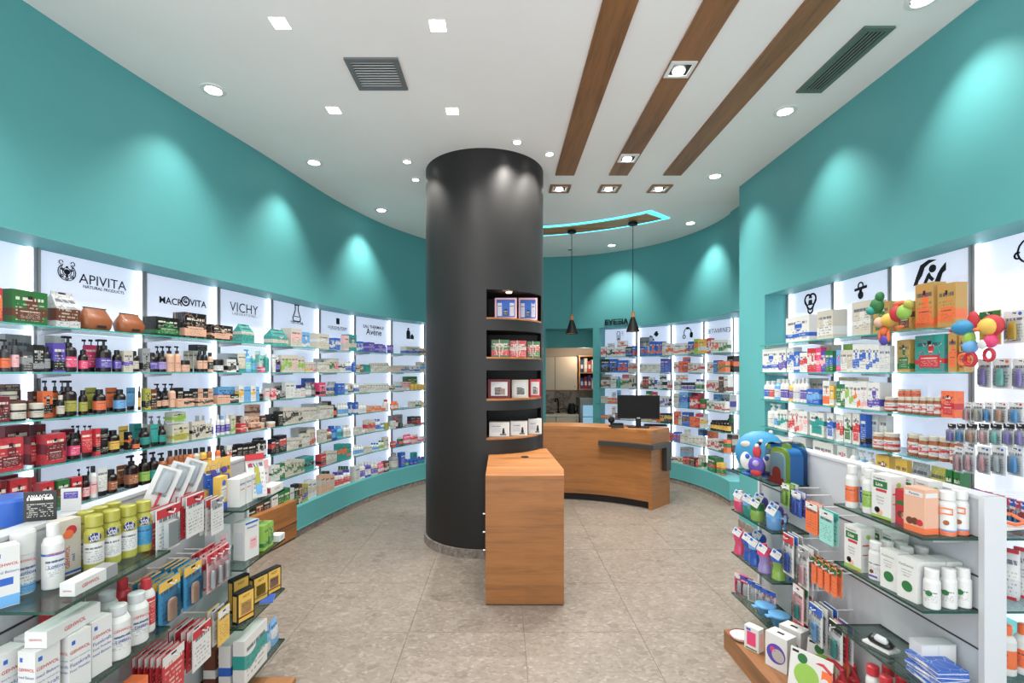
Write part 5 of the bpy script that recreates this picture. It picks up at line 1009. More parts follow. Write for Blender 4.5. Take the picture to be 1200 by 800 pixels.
# ---- left stand, second section
G = 'supports on the foot care stand'
d = (.055,.03,.14); o = gi(-1, S1, 0, 0, *d, 'pl', 'YW', 'yellow and white gel pad box hanging at the end of the hooks', 'gel_pad_box', 'box', base=(-1.20,2.075,S1+.0008)); blot(o, d, 'W', .5, .5, .7, .4, key='print'); blot(o, d, 'B', .5, .1, 1, .2); disc_patch(o, d, 'B', .5, .8, .012)
for k in range(3): d = (.05,.055,.12); o = gi(-1, S1, 0, 0, *d, 'pl', 'WB', 'white bandage carton, %s of three behind the red-topped pack' % ORD[k], 'bandage_carton', 'carton', base=(-1.16-.0*k,2.13+.055*k-.005,S1+.0008)); ptext(o, d, 'Gehwol', .014, 't_blue', .5, .8); blot(o, d, 'R', .5, .6, .6, .03, key='print')
for k, (y, c) in enumerate(((2.12,'YB'),(2.2,'YS'))):
    o = paint(link('insole_pack', U['pouch'], None, (-1.262,y,S1+.001), pi/2-.3, (.085,.02,.20)), c[0], c[1]); tag(o, 'arched gel insole pack with yellow top, %s one' % ('near','far')[k], 'insole pack', 'arched insole packs'); paint(link('blue_window', U['bag'], o, (0,-.7,.12), sc=(.7,.5,.5)), 'B'); disc_patch(o, (.085,.02,.2), 'V', .5, .72, .014)
p = Vector((-1.12,2.24,S1+.008)); d = (.085,.02,.2)
o = paint(link('gel_insole_pack', U['pouch'], None, p, pi/2-.5, d, rot=(-.22,0,pi/2-.62)), 'W', 'W'); tag(o, 'tall white gel insole pack with a red top leaning forward', 'insole pack'); paint(link('red_header', U['plain'], o, (0,-.25,.86), sc=(1.0,.5,.14)), 'R'); paint(link('insole_print', U['bag'], o, (0,-.55,.2), sc=(.3,.3,.5)), 'y'); paint(link('toe_print', U['bag'], o, (.02,-.6,.08), sc=(.34,.3,.3)), 'b'); disc_patch(o, d, 'R', .2, .76, .008)
d = (.075,.02,.16); o = paint(link('heel_pack', U['pouch'], None, (-1.19,2.33,S1+.001), pi/2-.4, d), 'Y', 'B'); tag(o, 'blue and yellow heel pack with a leg picture', 'heel pack'); paint(link('leg_print', U['bag'], o, (0,-.6,.1), sc=(.25,.4,.55)), 'n'); paint(link('blue_base', U['print'], o, (0,-.45,.04), sc=(.9,.3,.3)), 'b', 'W')
d = (.075,.05,.15); o = gi(-1, S1, 0, 0, *d, 'pl', 'pW', 'pale pink bunion carton tilted on the upper shelf', 'support_carton', 'carton', rz=-.3, base=(-1.2,2.405,S1+.0008)); blot(o, d, 'W', .5, .4, .8, .6, key='print'); blot(o, d, 'S', .5, .4, .8, .6, 'left', 'print')
d = (.12,.06,.035); o = gi(-1, S1, 0, 0, *d, 'pl', 'WR', 'white support carton with red end lying on the shelf edge', 'support_carton', 'carton', base=(-1.125,2.375,S1+.0008)); blot(o, d, 'R', .5, .5, .8, .7, 'left'); ptext(o, d, 'FUTURO', .014, 't_red', .5, .5, fit=.5)
d = (.085,.06,.165); o = gi(-1, S2, 0, 0, *d, 'pl', 'WB', 'white elbow support carton with a blue top', 'support_carton', 'carton', rz=-.25, base=(-1.15,2.19,S2+.0008)); blot(o, d, 'B', .5, .97, .9, .05); blot(o, d, 'p', .6, .4, .5, .3, key='print'); ptext(o, d, 'Hansaplast', .014, 't_blue', .5, .85); blot(o, d, 's', .5, .45, .7, .6, 'left', 'print')
d = (.09,.05,.165); o = gi(-1, S2, 0, 0, *d, 'pl', 'sW', 'grey photo carton with a knee support beside the elbow carton', 'support_carton', 'carton', rz=-.2, base=(-1.225,2.10,S2+.0008)); blot(o, d, 'p', .5, .55, .4, .5, key='print'); ptext(o, d, 'CE', .018, 't_black', .2, .1, 'left', fit=.5)
for k in range(4): gi(-1, S2, 0, 0, .045,.045,.115, 'bx', 'gG', 'lime and green herb carton, %s' % ('near front','far front','near back','far back')[k], 'herb_carton', 'carton', base=(-1.13-.055*(k//2),2.285+.052*(k%2),S2+.0008), group='green herb cartons')
d = (.06,.05,.012); o = gi(-1, S2, 0, 0, .055,.05,.03, 'pl', 'W', 'small white price tray at the far end of the shelf', 'price_tray', 'tray', base=(-1.115,2.415,S2+.0008)); blot(o, (.055,.05,.03), 's', .5, .5, .8, .6, key='print')
for k, (x, y, h, lab) in enumerate(((-1.125,2.12,.135,'knee warmer at the near corner'), (-1.2,2.22,.15,'knee warmer in the middle'), (-1.15,2.30,.125,'elbow warmer past the middle'), (-1.13,2.39,.12,'wrist warmer at the far end'))):
    d = (.09,.03,h); o = gi(-1, S3, 0, 0, *d, 'pl', 'KY', 'black and yellow boxed %s' % lab, 'warmer_carton', 'carton', rz=-.35, base=(x,y,S3+.0008)); blot(o, d, 'Y', .5, .5, .86, .88); blot(o, d, 'n', .5, .45, .6, .4, key='print', name='photo_patch'); blot(o, d, 'R', .5, .2, .86, .05); ptext(o, d, 'HOT', .016, 't_black', .5, .82); blot(o, d, 'Y', .5, .5, .7, .8, 'left', 'print')
o = gi(-1, S3, 0, 0, .09,.06,.006, 'bx', 'BY', 'flat blue leaflet lying on the third shelf', 'leaflet', 'leaflet', rz=.3, base=(-1.115,2.315,S3+.0008))
for k, (x, c, lab) in enumerate(((-1.12,'WT','white and teal'), (-1.18,'WB','white and blue'), (-1.245,'NW','brown'))): d = (.2,.05,.19-.02*k); o = gi(-1, S4, 0, 0, *d, 'bx', c, '%s long bandage carton on the lowest glass shelf' % lab, 'bandage_carton', 'carton', base=(x,2.17,S4+.0008))
for k in range(2): o = gi(-1, S4, 0, 0, .07,.04,.12, 'po', 'bs', 'pale blue bandage pouch at the end of the lowest shelf, %s' % ('near','far')[k], 'bandage_pouch', 'pouch', base=(-1.13,2.32+.08*k,S4+.0008))
# ---------------------------------------------------------------- right stand, near section
A, B, C, D_ = .954, .714, .45, .2
def lice(x, y, z, dims, lab, rz=.12):
    o = gi(1, z, 0, 0, *dims, 'pl', 'WG', lab, 'lice_care_carton', 'carton', rz=rz, base=(x,y,z+.0008), group='white and green lice care cartons')
    blot(o, dims, 'G', .45, .78, .72, .16); ptext(o, dims, 'Lice', .018, 't_white', .4, .78, fit=.5); blot(o, dims, 'R', .5, .65, .55, .06); ptext(o, dims, 'Frezyderm', .012, 't_black', .4, .91, fit=.6)
    for r in range(3): ptext(o, dims, ('Shampoo','Extreme','125 ml')[r], .009, 't_grey', .45, .5-.07*r, fit=.5, bold=0)
    disc_patch(o, dims, 'K', .3, .2, .011); disc_patch(o, dims, 'n', .42, .16, .012); blot(o, dims, 'g', .5, .045, 1.0, .09); blot(o, dims, 'O', .5, .015, 1.01, .03)
    blot(o, dims, 'R', .5, .62, .8, .03, 'right'); blot(o, dims, 'R', .5, .4, .8, .02, 'right'); blot(o, dims, 's', .5, .25, .7, .2, 'right', 'print'); disc_patch(o, dims, 'g', .5, .82, .009, 'right'); return o
lice(1.435,1.805,A,(.08,.06,.165),'white and green lice shampoo carton on the upper shelf')
for k in range(3): lice(1.528,1.865-.062*k,A,(.055,.05,.16),'white lice care carton in the rear row, %s' % ORD[k], 0)
d = (.07,.05,.125); o = gi(1, A, 0, 0, *d, 'pl', 'RW', 'red family lice carton with a printed family', 'lice_care_carton', 'carton', rz=.1, base=(1.455,1.735,A+.0008)); blot(o, d, 'G', .5, .62, .8, .12); disc_patch(o, d, 'N', .35, .3, .012); disc_patch(o, d, 'n', .55, .28, .012); disc_patch(o, d, 'N', .72, .3, .011); blot(o, d, 'B', .75, .93, .4, .12)
d = (.072,.055,.15); o = gi(1, A, 0, 0, *d, 'pl', 'nO', 'peach lice lotion carton with orange base and printed faces', 'lice_care_carton', 'carton', rz=.15, base=(1.437,1.668,A+.0008)); blot(o, d, 'W', .5, .87, .85, .1); ptext(o, d, 'Paranix', .012, 't_navy', .5, .87, fit=.6); disc_patch(o, d, 'N', .3, .24, .012); disc_patch(o, d, 'N', .55, .25, .012); disc_patch(o, d, 'R', .78, .24, .011); blot(o, d, 'O', .5, .07, 1, .13); blot(o, d, 'O', .5, .07, 1, .13, 'right'); blot(o, d, 'W', .5, .87, .85, .1, 'right'); blot(o, d, 'n', .5, .5, .7, .4, 'right', 'print')
for k, (x, y) in enumerate(((1.425,1.885),(1.455,1.94),(1.415,1.965))):
    o = gi(1, A, 0, 0, .045,.045,.17, 'bt', ('WgW','WBW','WOW')[k], 'slim white repellent bottle with %s print, %s from the carton' % (('green','blue','orange')[k], ORD[k]), 'repellent_bottle', 'bottle', rz=.5, base=(x,y,A+.0008)); kid(o,'cap').scale = (1.3,1.3,1)
for k, (x, y) in enumerate(((1.455,1.625),(1.50,1.628))):
    if k == 0: x, y = 1.497, 1.634
    else: x, y = 1.549, 1.645
    o = gi(1, A, 0, 0, .048,.048,.148, 'bt', 'WOW', 'white mosquito lotion bottle with orange base, %s the peach carton' % ('beside', 'farther from')[k], 'lotion_bottle', 'bottle', rz=.7, base=(x,y,A+.0008)); kid(o,'cap').scale = (1.55,1.55,1)
    kid(o,'label_band').scale = (1,1,.35); kid(o,'label_band').location = (0,0,-.04); paint(link('teal_line', U['pump_label'], o, (0,0,.1), sc=(1.003,1.003,.1)), 'b'); disc_patch(o, (.048,.048,.148), 'o', .5, .3, .008)
    q = link('orange_frame', Em().line([(-.5,-.2),(.5,-.2),(.5,.2),(-.5,.2),(-.5,-.2)], .09).m.mesh('orange_frame', 't_orange'), o, (0,-.53,.56), rot=(pi/2,0,0), sc=(.66,.3,.3))
# near section second shelf
lice(1.43,1.945,B,(.08,.06,.17),'white and green lice shampoo carton on the second shelf', .12)
for k in range(2): lice(1.53,1.95-.06*k,B,(.055,.06,.165),'white lice carton behind the second shelf row, %s' % ORD[k], 0)
for k, (x, y) in enumerate(((1.42,1.845),(1.468,1.85),(1.51,1.84),(1.49,1.79),(1.545,1.79))):
    o = gi(1, B, 0, 0, .05,.036,.145, 'bt', 'WWW', 'white oval shampoo bottle on the second shelf, %s from the carton' % ORD[k], 'shampoo_bottle', 'bottle', rz=.35, base=(x,y,B+.0008)); kid(o,'cap').scale = (1.5,1.7,1); blot(o, (.05,.036,.145), 'V', .5, .1, .6, .05); disc_patch(o, (.05,.036,.145), 'N', .4, .22, .007)
def pani(x, y, dims, lab):
    o = gi(1, B, 0, 0, *dims, 'pl', 'WG', lab, 'dermal_carton', 'carton', rz=.18, base=(x,y,B+.0008), group='white cartons with green ovals'); disc_patch(o, dims, 'G', .5, .33, .018); ptext(o, dims, 'PaniDerma', .016, 't_green', .45, .84, fit=.7, bold=0)
    for r in range(3): ptext(o, dims, ('medical care','soothing cream','100 ml')[r], .008, 't_grey', .45, .72-.07*r, fit=.5, bold=0)
    blot(o, dims, 's', .5, .5, .6, .6, 'right', 'print')
pani(1.425,1.765,(.065,.05,.14),'white carton with a green oval, nearer the shampoo bottles'); pani(1.425,1.685,(.07,.05,.14),'white carton with a green oval, nearer the pump bottles')
for k in range(2): d = (.07,.055,.135); o = gi(1, B, 0, 0, *d, 'pl', 'WC', 'plain white carton in the rear of the second shelf, %s' % ORD[k], 'dermal_carton', 'carton', base=(1.492+.058*(k%2),1.70,B+.0008)); blot(o, d, 's', .5, .5, .6, .5, 'right', 'print')
for k, (x, y) in enumerate(((1.437,1.625),(1.497,1.63),(1.55,1.635))):
    if k < 2: pass
    o = gi(1, B, 0, 0, .046,.046,.13, 'bt', 'WWW', 'white airless bottle with a green oval, %s from the shelf corner' % ORD[k], 'airless_bottle', 'bottle', rz=.5, base=(x,y,B+.0008)); kid(o,'cap').scale = (1.45,1.45,1.2); kid(o,'cap').location = (0,0,-.2); disc_patch(o, (.046,.046,.13), 'G', .5, .4, .009)
# near section third and lowest shelves
for k in range(2): o = gi(1, C, 0, 0, .05,.06,.11, 'pl', 'sW', 'plain pale grey carton on the third shelf, %s the post' % ('farther from','nearer')[k], 'plain_carton', 'carton', base=(1.475+.06*k,1.70,C+.0008)); blot(o, (.05,.06,.11), 'W', .5, .5, .9, .9, 'right')
for k in range(5): d = (.13,.1,.014); o = gi(1, C, 0, 0, *d, 'gb', 'BW', 'flat blue soap pack, %s from the bottom of its pile' % ORD[k], 'soap_pack', 'pack', rz=.1*((k*7)%3-1), base=(1.475+.006*(k%2),1.653,C+.0008+.0145*k), group='pile of blue soap packs'); ptext(o, d, 'SEBAMED', .012, 't_white', .5, .5, fit=.6)
o = gi(1, C, 0, 0, .1,.06,.008, 'pl', 'W', 'white card holding a black oval hairbrush', 'hairbrush_card', 'hairbrush', rz=.3, base=(1.45,1.86,C+.0008)); paint(link('brush_back', U['bag'], o, (0,0,.9), sc=(.9,.8,4)), 'K'); paint(link('brush_pad', U['bag'], o, (.1,-.2,3), sc=(.5,.4,3)), 's')
for k in range(8): o = gi(1, D_, 0, 0, .045,.045,.17, 'bt', 'WRR', 'white conditioner bottle with red cap, %s in the %s row' % (ORD[k%4], ('front','back')[k//4]), 'conditioner_bottle', 'bottle', base=(1.43+.06*(k//4),1.68+.065*(k%4),D_+.0008), group='red-capped conditioner bottles'); kid(o,'cap').scale = (1.6,1.6,1)
# ---------------------------------------------------------------- right stand, hooks
hr = lambda *a, **k: hang_row(GR, 1, XRp, *a, **k)
hr(2.42, .945, 3, .06, .11, ['gW','Gg','gW'], 'lime teething strap card on the upper hooks', 'strap_card', 'card', 'lime strap cards', inner=('dot','g'))
hr(2.335, .93, 2, .075, .12, ['BW','VW'], 'blue rattle ball card under the lime straps', 'rattle_card', 'card', 'rattle cards', inner=('dot','B'))
hr(2.22, .905, 2, .085, .14, ['OW','OW'], 'orange bib pouch with a white ring print', 'bib_pouch', 'pouch', 'orange bib pouches')
hr(2.12, .895, 2, .09, .14, ['tW','tT'], 'mint wipes pouch beside the orange one', 'wipes_pouch', 'pouch', 'mint wipes pouches')
hr(2.40, .70, 3, .085, .20, ['WR','WB','WS'], 'long blister card of coloured spoons', 'spoon_card', 'card', 'spoon cards', inner=('tube','B'))
hr(2.28, .68, 3, .075, .19, ['WS','sW','WS'], 'clear toothbrush blister card', 'toothbrush_card', 'card', 'toothbrush cards', inner=('tube','p'))
for q in range(4): hr(2.07+.045*q, .665, 2, .03, .12, ['OG','OG'], 'orange comb card, %s hook' % ORD[q], 'comb_card', 'card', 'orange comb cards')
hr(2.19, .45, 4, .09, .17, ['WB','sW','WS'], 'clear pacifier clip blister card', 'pacifier_clip_card', 'card', 'clear clip cards', inner=('tube','b'))
hr(2.32, .48, 3, .08, .17, ['pW','WG','pW'], 'pink and green snack cup card', 'snack_cup_card', 'card', 'snack cup cards', inner=('jar','T'))
hr(2.06, .44, 3, .08, .16, ['WK','RW','WB'], 'white comb blister card near the hairbrush', 'comb_blister_card', 'card', 'comb blister cards', inner=('tube','T'))
for k in range(5):
    o = gi(1, .17, 0, 0, .085,.085,.045, 'jr', ('VRV','KRK','VVR','KKV','VBB')[k], 'stacked %s snack bowl, %s from the bottom' % (('violet','black','violet','dark','blue')[k], ORD[k]), 'snack_bowl', 'bowl', base=(1.50,2.43,.2+.045*k), group='stacked snack bowls')
paint(link('stack_tray', U['plain'], None, (1.50,2.43,.1005), 0, (.09,.09,.1)), 'W')['label'] = 'white riser under the stacked snack bowls'; bpy.data.objects['stack_tray']['category'] = 'riser'
# ---------------------------------------------------------------- right stand, far section
F1, F2, F3, F4 = .92, .674, .416, .17
# animal backpack
bp = empty('toy_backpack', (1.455,2.735,F1+.001), -.72); tag(bp, 'round sky blue animal backpack with big white eyes', 'backpack')
def ell(parent, name, c, r, col, m='p_matte', n=14, rot=None):
    prof = [(max(.02, math.sin(pi*i/10))*.5, .5-.5*math.cos(pi*i/10)) for i in range(11)]
    key = 'ell_'+m
    if key not in U: U[key] = MB().lathe(prof, n).mesh('ellipsoid', m, True)
    return paint(link(name, U[key], parent, (c[0],c[1],c[2]-(r[2] if rot is None else 0)), sc=(2*r[0],2*r[1],2*r[2]), rot=rot or (0,0,0)), col)
ell(bp, 'body', (0,0,.125), (.135,.075,.125), 'c', n=20)
for s in (-1,1):
    e = ell(bp, 'eye', (s*.055,-.062,.085), (.035,.02,.05), 'W'); paint(link('pupil', U['ell_p_matte'], e, (-s*.1,-.42,.62), sc=(.35,.3,.3)), 'B'); ell(bp, 'ear', (s*.06,-.055,.175), (.03,.012,.018), 'C')
ell(bp, 'snout', (0,-.075,.065), (.045,.03,.05), 'V'); ell(bp, 'nose', (0,-.1,.08), (.018,.014,.018), 'v'); ell(bp, 'tongue', (0,-.088,.03), (.03,.018,.022), 'R'); ell(bp, 'forehead_stripe', (0,-.074,.14), (.022,.014,.035), 'R')
for k in range(7): ell(bp, 'crest_bead', (.008*k,-.076+.009*k+.0012*k*k,.175+.0115*k), (.011,.011,.011), 'WK'[k%2])
for s in (-1,1): ell(bp, 'foot', (s*.05,-.04,.01), (.035,.03,.012), 'B')
# lunch bag in clear film
lb = empty('lunch_bag', (1.487,2.555,F1+.001), -pi/2+.1); tag(lb, 'blue and lime lunch bag in clear film with a red picture', 'lunch bag')
def arch(w, h, r, n=8): return [(-w/2,0),(w/2,0)]+[(w/2-r+r*math.cos(pi/2*i/n), h-r+r*math.sin(pi/2*i/n)) for i in range(n+1)]+[(-w/2+r+r*math.cos(pi/2+pi/2*i/n), h-r+r*math.sin(pi/2+pi/2*i/n)) for i in range(n+1)]
def slab(name, P, y0, y1, m, parent): return MB().prism(P, -y1, -y0).obj(name, m, parent, rot=(pi/2,0,0))
mat('bag_blue', (30,130,205), .5); mat('bag_lime', (150,180,50), .5); mat('bag_pale', (150,190,205), .5); mat('bag_red', (190,60,60), .5)
slab('body', arch(.13,.18,.05), -.02, .055, 'bag_blue', lb); slab('lime_band', arch(.138,.185,.052), -.035, -.02, 'bag_lime', lb); slab('front_panel', arch(.11,.16,.04), -.045, -.035, 'bag_pale', lb); slab('red_picture', arch(.06,.085,.03), -.05, -.045, 'bag_red', lb)
slab('striped_base', [(-.055,.0),(.055,.0),(.055,.03),(-.055,.03)], -.051, -.045, 'bag_red', lb); slab('handle', arch(.05,.205,.02), .0, .02, 'bag_lime', lb); slab('clear_film', arch(.15,.212,.06), -.06, .07, 'bag_film', lb)
# drinking cups
mat('cup_clear', (230,235,240), .15)
def cup(x, y, z, c, lab, tall=False, handle=True, lidc=None):
    e = empty('sippy_cup', (x,y,z+.001), -pi/2+.5); tag(e, lab, 'drinking cup', 'coloured drinking cups'); s = 1.0
    key = 'cup_tall' if tall else 'cup_body'
    if key not in U: U[key] = MB().lathe([(.028,0),(.034,.006),(.031,.04),(.026,.06),(.033,.095),(.03,.1)] if tall else [(.03,0),(.036,.008),(.037,.05),(.034,.065)], 16).mesh(key, 'p_clear', True)
    h = .1 if tall else .065
    paint(link('cup', U[key], e), c)
    if 'cup_lid' not in U: U['cup_lid'] = MB().lathe([(.036,0),(.037,.018),(.03,.034),(.014,.04),(.011,.058),(.006,.06)], 14).mesh('cup_lid', 'p_plastic', True); U['cup_handle'] = MB().tube([(.03,0,.062),(.055,0,.068),(.062,0,.05),(.058,0,.02),(.05,0,.012)], .006, 6).mesh('cup_handle', 'p_plastic', True)
    paint(link('lid', U['cup_lid'], e, (0,0,h-.004)), lidc or c)
    if handle: paint(link('handle', U['cup_handle'], e), lidc or c)
    t = paint(link('paper_tag', U['print'], e, (0,-.041,h+.02), sc=(.05,.002,.04), rot=(-.25,.35,0)), 'W', 'B'); paint(link('tag_mark', U['plain'], t, (-.25,-.6,.55), sc=(.3,.3,.35)), 'B'); return e
for k, (y, x, c, l, w) in enumerate(((2.90,1.425,'P','p','pink'), (2.805,1.43,'T','b','teal'), (2.71,1.425,'g','G','lime'), (2.64,1.49,'P','V','magenta'), (2.565,1.435,'b','b','sky blue'), (2.83,1.51,'V','V','violet'))): cup(x, y, F2, c, '%s sippy cup with a white tag on the second shelf' % w, False, True, l)
for k, (y, x, c, l, w) in enumerate(((2.90,1.42,'P','P','magenta'), (2.805,1.43,'B','B','dark blue'), (2.73,1.425,'B','b','blue'), (2.635,1.425,'v','P','lilac and pink'), (2.545,1.45,'g','B','lime and blue'), (2.85,1.51,'b','B','pale blue'))): cup(x, y, F3, c, '%s tall drinking cup with a white tag on the third shelf' % w, True, k > 2, l)
# lowest glass shelf: bowls and pacifier cards
for k, (x, y) in enumerate(((1.44,2.655),(1.455,2.55))):
    e = empty('baby_bowl', (x,y,F4+.001)); tag(e, 'translucent sky blue baby bowl, %s the stand corner' % ('farther from','nearer')[k], 'bowl', 'blue baby bowls'); paint(link('bowl', MB().lathe([(.03,0),(.04,.01),(.047,.05),(.05,.055)], 18).mesh('bowl', 'p_clear', True), e), 'c'); paint(link('lid', MB().lathe([(.052,.055),(.052,.062),(.04,.066)], 18).mesh('lid', 'p_plastic', True), e), 'b'); paint(link('grip', U['gloss'], e, (-.055,0,.05), sc=(.03,.03,.006)), 'b')
for k, (y, c, w) in enumerate(((2.91,'PW','magenta'),(2.865,'PV','pink'),(2.80,'WB','white'),(2.74,'WB','grey and blue'),(2.69,'pB','rose'))): o = card(1, 1.43+.012*k, y, F4+.125, .08, .12, c, '%s soother card leaning on the lowest shelf' % w, 'soother_card', 'card', 'leaning soother cards', tilt=.5, inner=('dot','s'))
# plinth goods
Z = .1
e = empty('baby_plate_pack', (1.262,2.56,Z+.001), -.6); tag(e, 'round white baby plate with a red rim on the oak plinth', 'plate'); paint(link('plate', MB().lathe([(.03,0),(.05,.004),(.058,.016)], 22).mesh('plate', 'p_plastic', True), e), 'W'); paint(link('rim', MB().lathe([(.056,.015),(.062,.018),(.058,.02)], 22, cap=False).mesh('rim', 'p_plastic', True), e), 'R'); disc = paint(link('printed_centre', U['disc'], e, (0,0,.006), sc=(.05,.05,.003)), 'g')
d = (.075,.045,.115); o = gi(1, Z, 0, 0, *d, 'pl', 'WP', 'white box with a pink window holding a cup', 'baby_cup_box', 'box', rz=.55, base=(1.275,2.46,Z+.0008)); blot(o, d, 'P', .5, .5, .62, .6); blot(o, d, 'B', .3, .88, .3, .1); blot(o, d, 'p', .5, .5, .6, .6, 'right', 'print'); blot(o, d, 'G', .5, .06, .8, .06)
for k in range(2):
    d = (.105,.075,.16); o = gi(1, Z, 0, 0, *d, 'pl', 'WV', 'white box with a violet oval dish window, %s one' % ('near','far')[1-k], 'baby_dish_box', 'box', rz=.5, base=(1.325+.1*k,2.31+.06*k,Z+.0008)); disc_patch(o, d, 'V', .5, .45, .045); disc_patch(o, d, 'C', .6, .42, .03); disc_patch(o, d, 'P', .35, .55, .014); paint(link('top_slot', U['plain'], o, (0,0,.995), sc=(.3,.2,.012)), 'K')
for k in range(2):
    d = (.17,.006,.17); o = gi(1, Z, 0, 0, *d, 'pl', 'WG', 'white card with a green turtle plate, %s one' % ('near','far')[k], 'baby_plate_card', 'card', rz=.55, base=(1.33+.12*k,2.11+.07*k,Z+.0008)); o.rotation_euler = (-.2, 0, -pi/2+.6); disc_patch(o, d, 'g', .42, .42, .05); disc_patch(o, d, 'G', .3, .8, .02); blot(o, d, 'O', .88, .42, .24, .6); disc_patch(o, d, 'W', .85, .45, .016); blot(o, d, 'K', .12, .92, .16, .06)
for k in range(3):
    e = empty('baby_spray_head', (1.40+.065*k,2.065+.025*k,Z+.001), -pi/2+.6); tag(e, 'bright red training cup spout, %s in the row' % ORD[k], 'cup', 'red training cups'); paint(link('body', U['bottle_body'], e, sc=(.05,.05,.1)), 'R'); paint(link('spout', MB().tube([(0,0,.08),(0,0,.12),(-.03,0,.14),(-.06,0,.135)], [.016,.014,.01,.008], 8).mesh('spout', 'p_plastic', True), e), 'R')
# rear side of the right stand
for k in range(5):
    o = card(1, 1.70+.0*k, 1.70+.05*k, 1.06, .045, .11, ['sB','sR','sB','sR','sB'][k], 'clear toothbrush card with blue numeral behind the stand, %s' % ORD[k], 'toothbrush_pack', 'card', 'toothbrush packs behind the stand', tilt=-.6, inner=('tube','b'))
sc_ = empty('nail_scissors_pack', (1.75,1.72,.956), .2); tag(sc_, 'orange loop scissors pack on the rear glass shelf', 'scissors'); paint(link('loop', MB().tube([(0,0,.02),(.05,.03,.035),(.1,.02,.03),(.09,-.03,.015),(.04,-.03,.012),(0,0,.02)], .006).mesh('loop', 'p_plastic', True), sc_), 'O'); paint(link('backing_card', U['print'], sc_, (.03,0,0), sc=(.14,.1,.004)), 'W', 'R')
for k in range(3): o = gi(1, .714, 0, 0, .06,.05,.17, 'po', 'sW', 'clear feeding set bag behind the stand, %s' % ORD[k], 'feeding_bag', 'bag', base=(1.71+.06*k,1.70,.715), rz=.6); o.active_material; paint(link('red_seal', U['plain'], o, (0,-.05,.93), sc=(.9,.3,.07)), 'R'); paint(link('red_foot', U['plain'], o, (0,-.45,.0), sc=(.8,.1,.06)), 'R')
for k in range(3):
    o = gi(1, .45, 0, 0, .055,.055,.17, 'bt', 'WOO', 'feeding bottle with orange cap behind the stand, %s' % ORD[k], 'feeding_bottle', 'bottle', base=(1.70+.062*k,1.70,.4508)); paint(link('white_arc', MB().tube([(-.35,-.5,.2),(-.45,-.55,.6),(-.2,-.5,.9)], .06).mesh('white_arc', 'p_plastic'), o), 'W')
# ---------------------------------------------------------------- column niches
def niche_pos(px, py, Y): p = at_y(px, py, Y); return p
NZ = [a+.0145 for a, b in NICHE]
def nbox(px0, px1, ytop, lv, Y, col, label, kind='pl', d=.07, name='gift_set_box'):
    k = (px0+px1)/2; x = (k-PX)/F*Y; w = (px1-px0)/F*Y*.97; h = CH+(PY-ytop)/F*Y-NZ[lv]
    o = prod(kind, name, (x, Y+d/2, NZ[lv]+.0005), 0, w, d, h, col, False); tag(o, label, 'gift box', 'gift boxes in the column niches'); return o, (w, d, h)
for k, (a, b, Y) in enumerate(((579.5,606,4.06), (607.5,630,4.165))):
    o, d = nbox(a, b, 349, 0, Y, 'pW', 'rose framed gift set with small bottles, %s in the top niche' % ('nearer the column face','nearer the edge')[k]); blot(o, d, 'B', .5, .5, .84, .84, name='window')
    for q, (u, c, hh) in enumerate(((.22,'s',.62),(.5,'K',.3),(.78,'s',.62))): blot(o, d, c, u, .14+hh/2, .2, hh, key='print', name='bottle_print'); blot(o, d, 'V' if q != 1 else 'K', u, .14+hh, .1, .08, name='cap_print')
for k, (a, b, yt, Y, c, w) in enumerate(((575.5,597,398,4.04,'GR','green'), (597,617,399,4.09,'RC','red'), (617.5,633,400,4.19,'GR','green'))):
    o, d = nbox(a, b, yt, 1, Y, c, '%s wrapped present with a gold bow, %s in the second niche' % (w, ORD[k]), 'gb', .08, 'wrapped_present')
    paint(link('ribbon', U['gloss'], o, (-.05,0,0), sc=(.05,1.03,1.015)), 'C'); paint(link('ribbon_cross', U['gloss'], o, (0,0,.6), sc=(1.02,1.03,.03)), 'C')
    for s in (-1, 1): paint(link('bow_loop', U['bag'], o, (-.05+s*.16,-.5,.6), sc=(.2,.14,.12)), 'C'); paint(link('ribbon_tail', U['gloss'], o, (-.05+s*.12,-.53,.12), rot=(0,s*.25,0), sc=(.05,.04,.5)), 'C')
for k, (a, b, yt, Y, c, w) in enumerate(((571.5,598.5,444.5,4.03,'Ms','maroon'), (599.5,619.5,445,4.1,'CG','cream'), (620.5,633.5,444.5,4.2,'Rs','red'))):
    o, d = nbox(a, b, yt, 2, Y, c, '%s framed gift set with window, %s in the third niche' % (w, ORD[k])); blot(o, d, 's', .5, .5, .74, .74, name='window'); blot(o, d, 'N' if k == 0 else 'K', .45, .38, .3, .4, key='print', name='bottle_print'); blot(o, d, 'n' if k == 0 else ('G' if k == 1 else 'D'), .65, .35, .22, .34, key='print', name='bottle_print')
for k, (a, b, yt, Y) in enumerate(((573,597.5,494.5,4.03), (598,618.5,493.5,4.09), (619,635,491,4.2))):
    o, d = nbox(a, b, yt, 3, Y, 'WK', 'white gift box with black floral line art, %s in the bottom niche' % ORD[k], 'pl', .07, 'floral_gift_box')
    for q in range(3): disc_patch(o, d, 'K', .7, .28+.12*q, .012-.002*q)
    blot(o, d, 's', .35, .55, .5, .6, key='print'); blot(o, d, 'K', .68, .14, .3, .1, key='print')
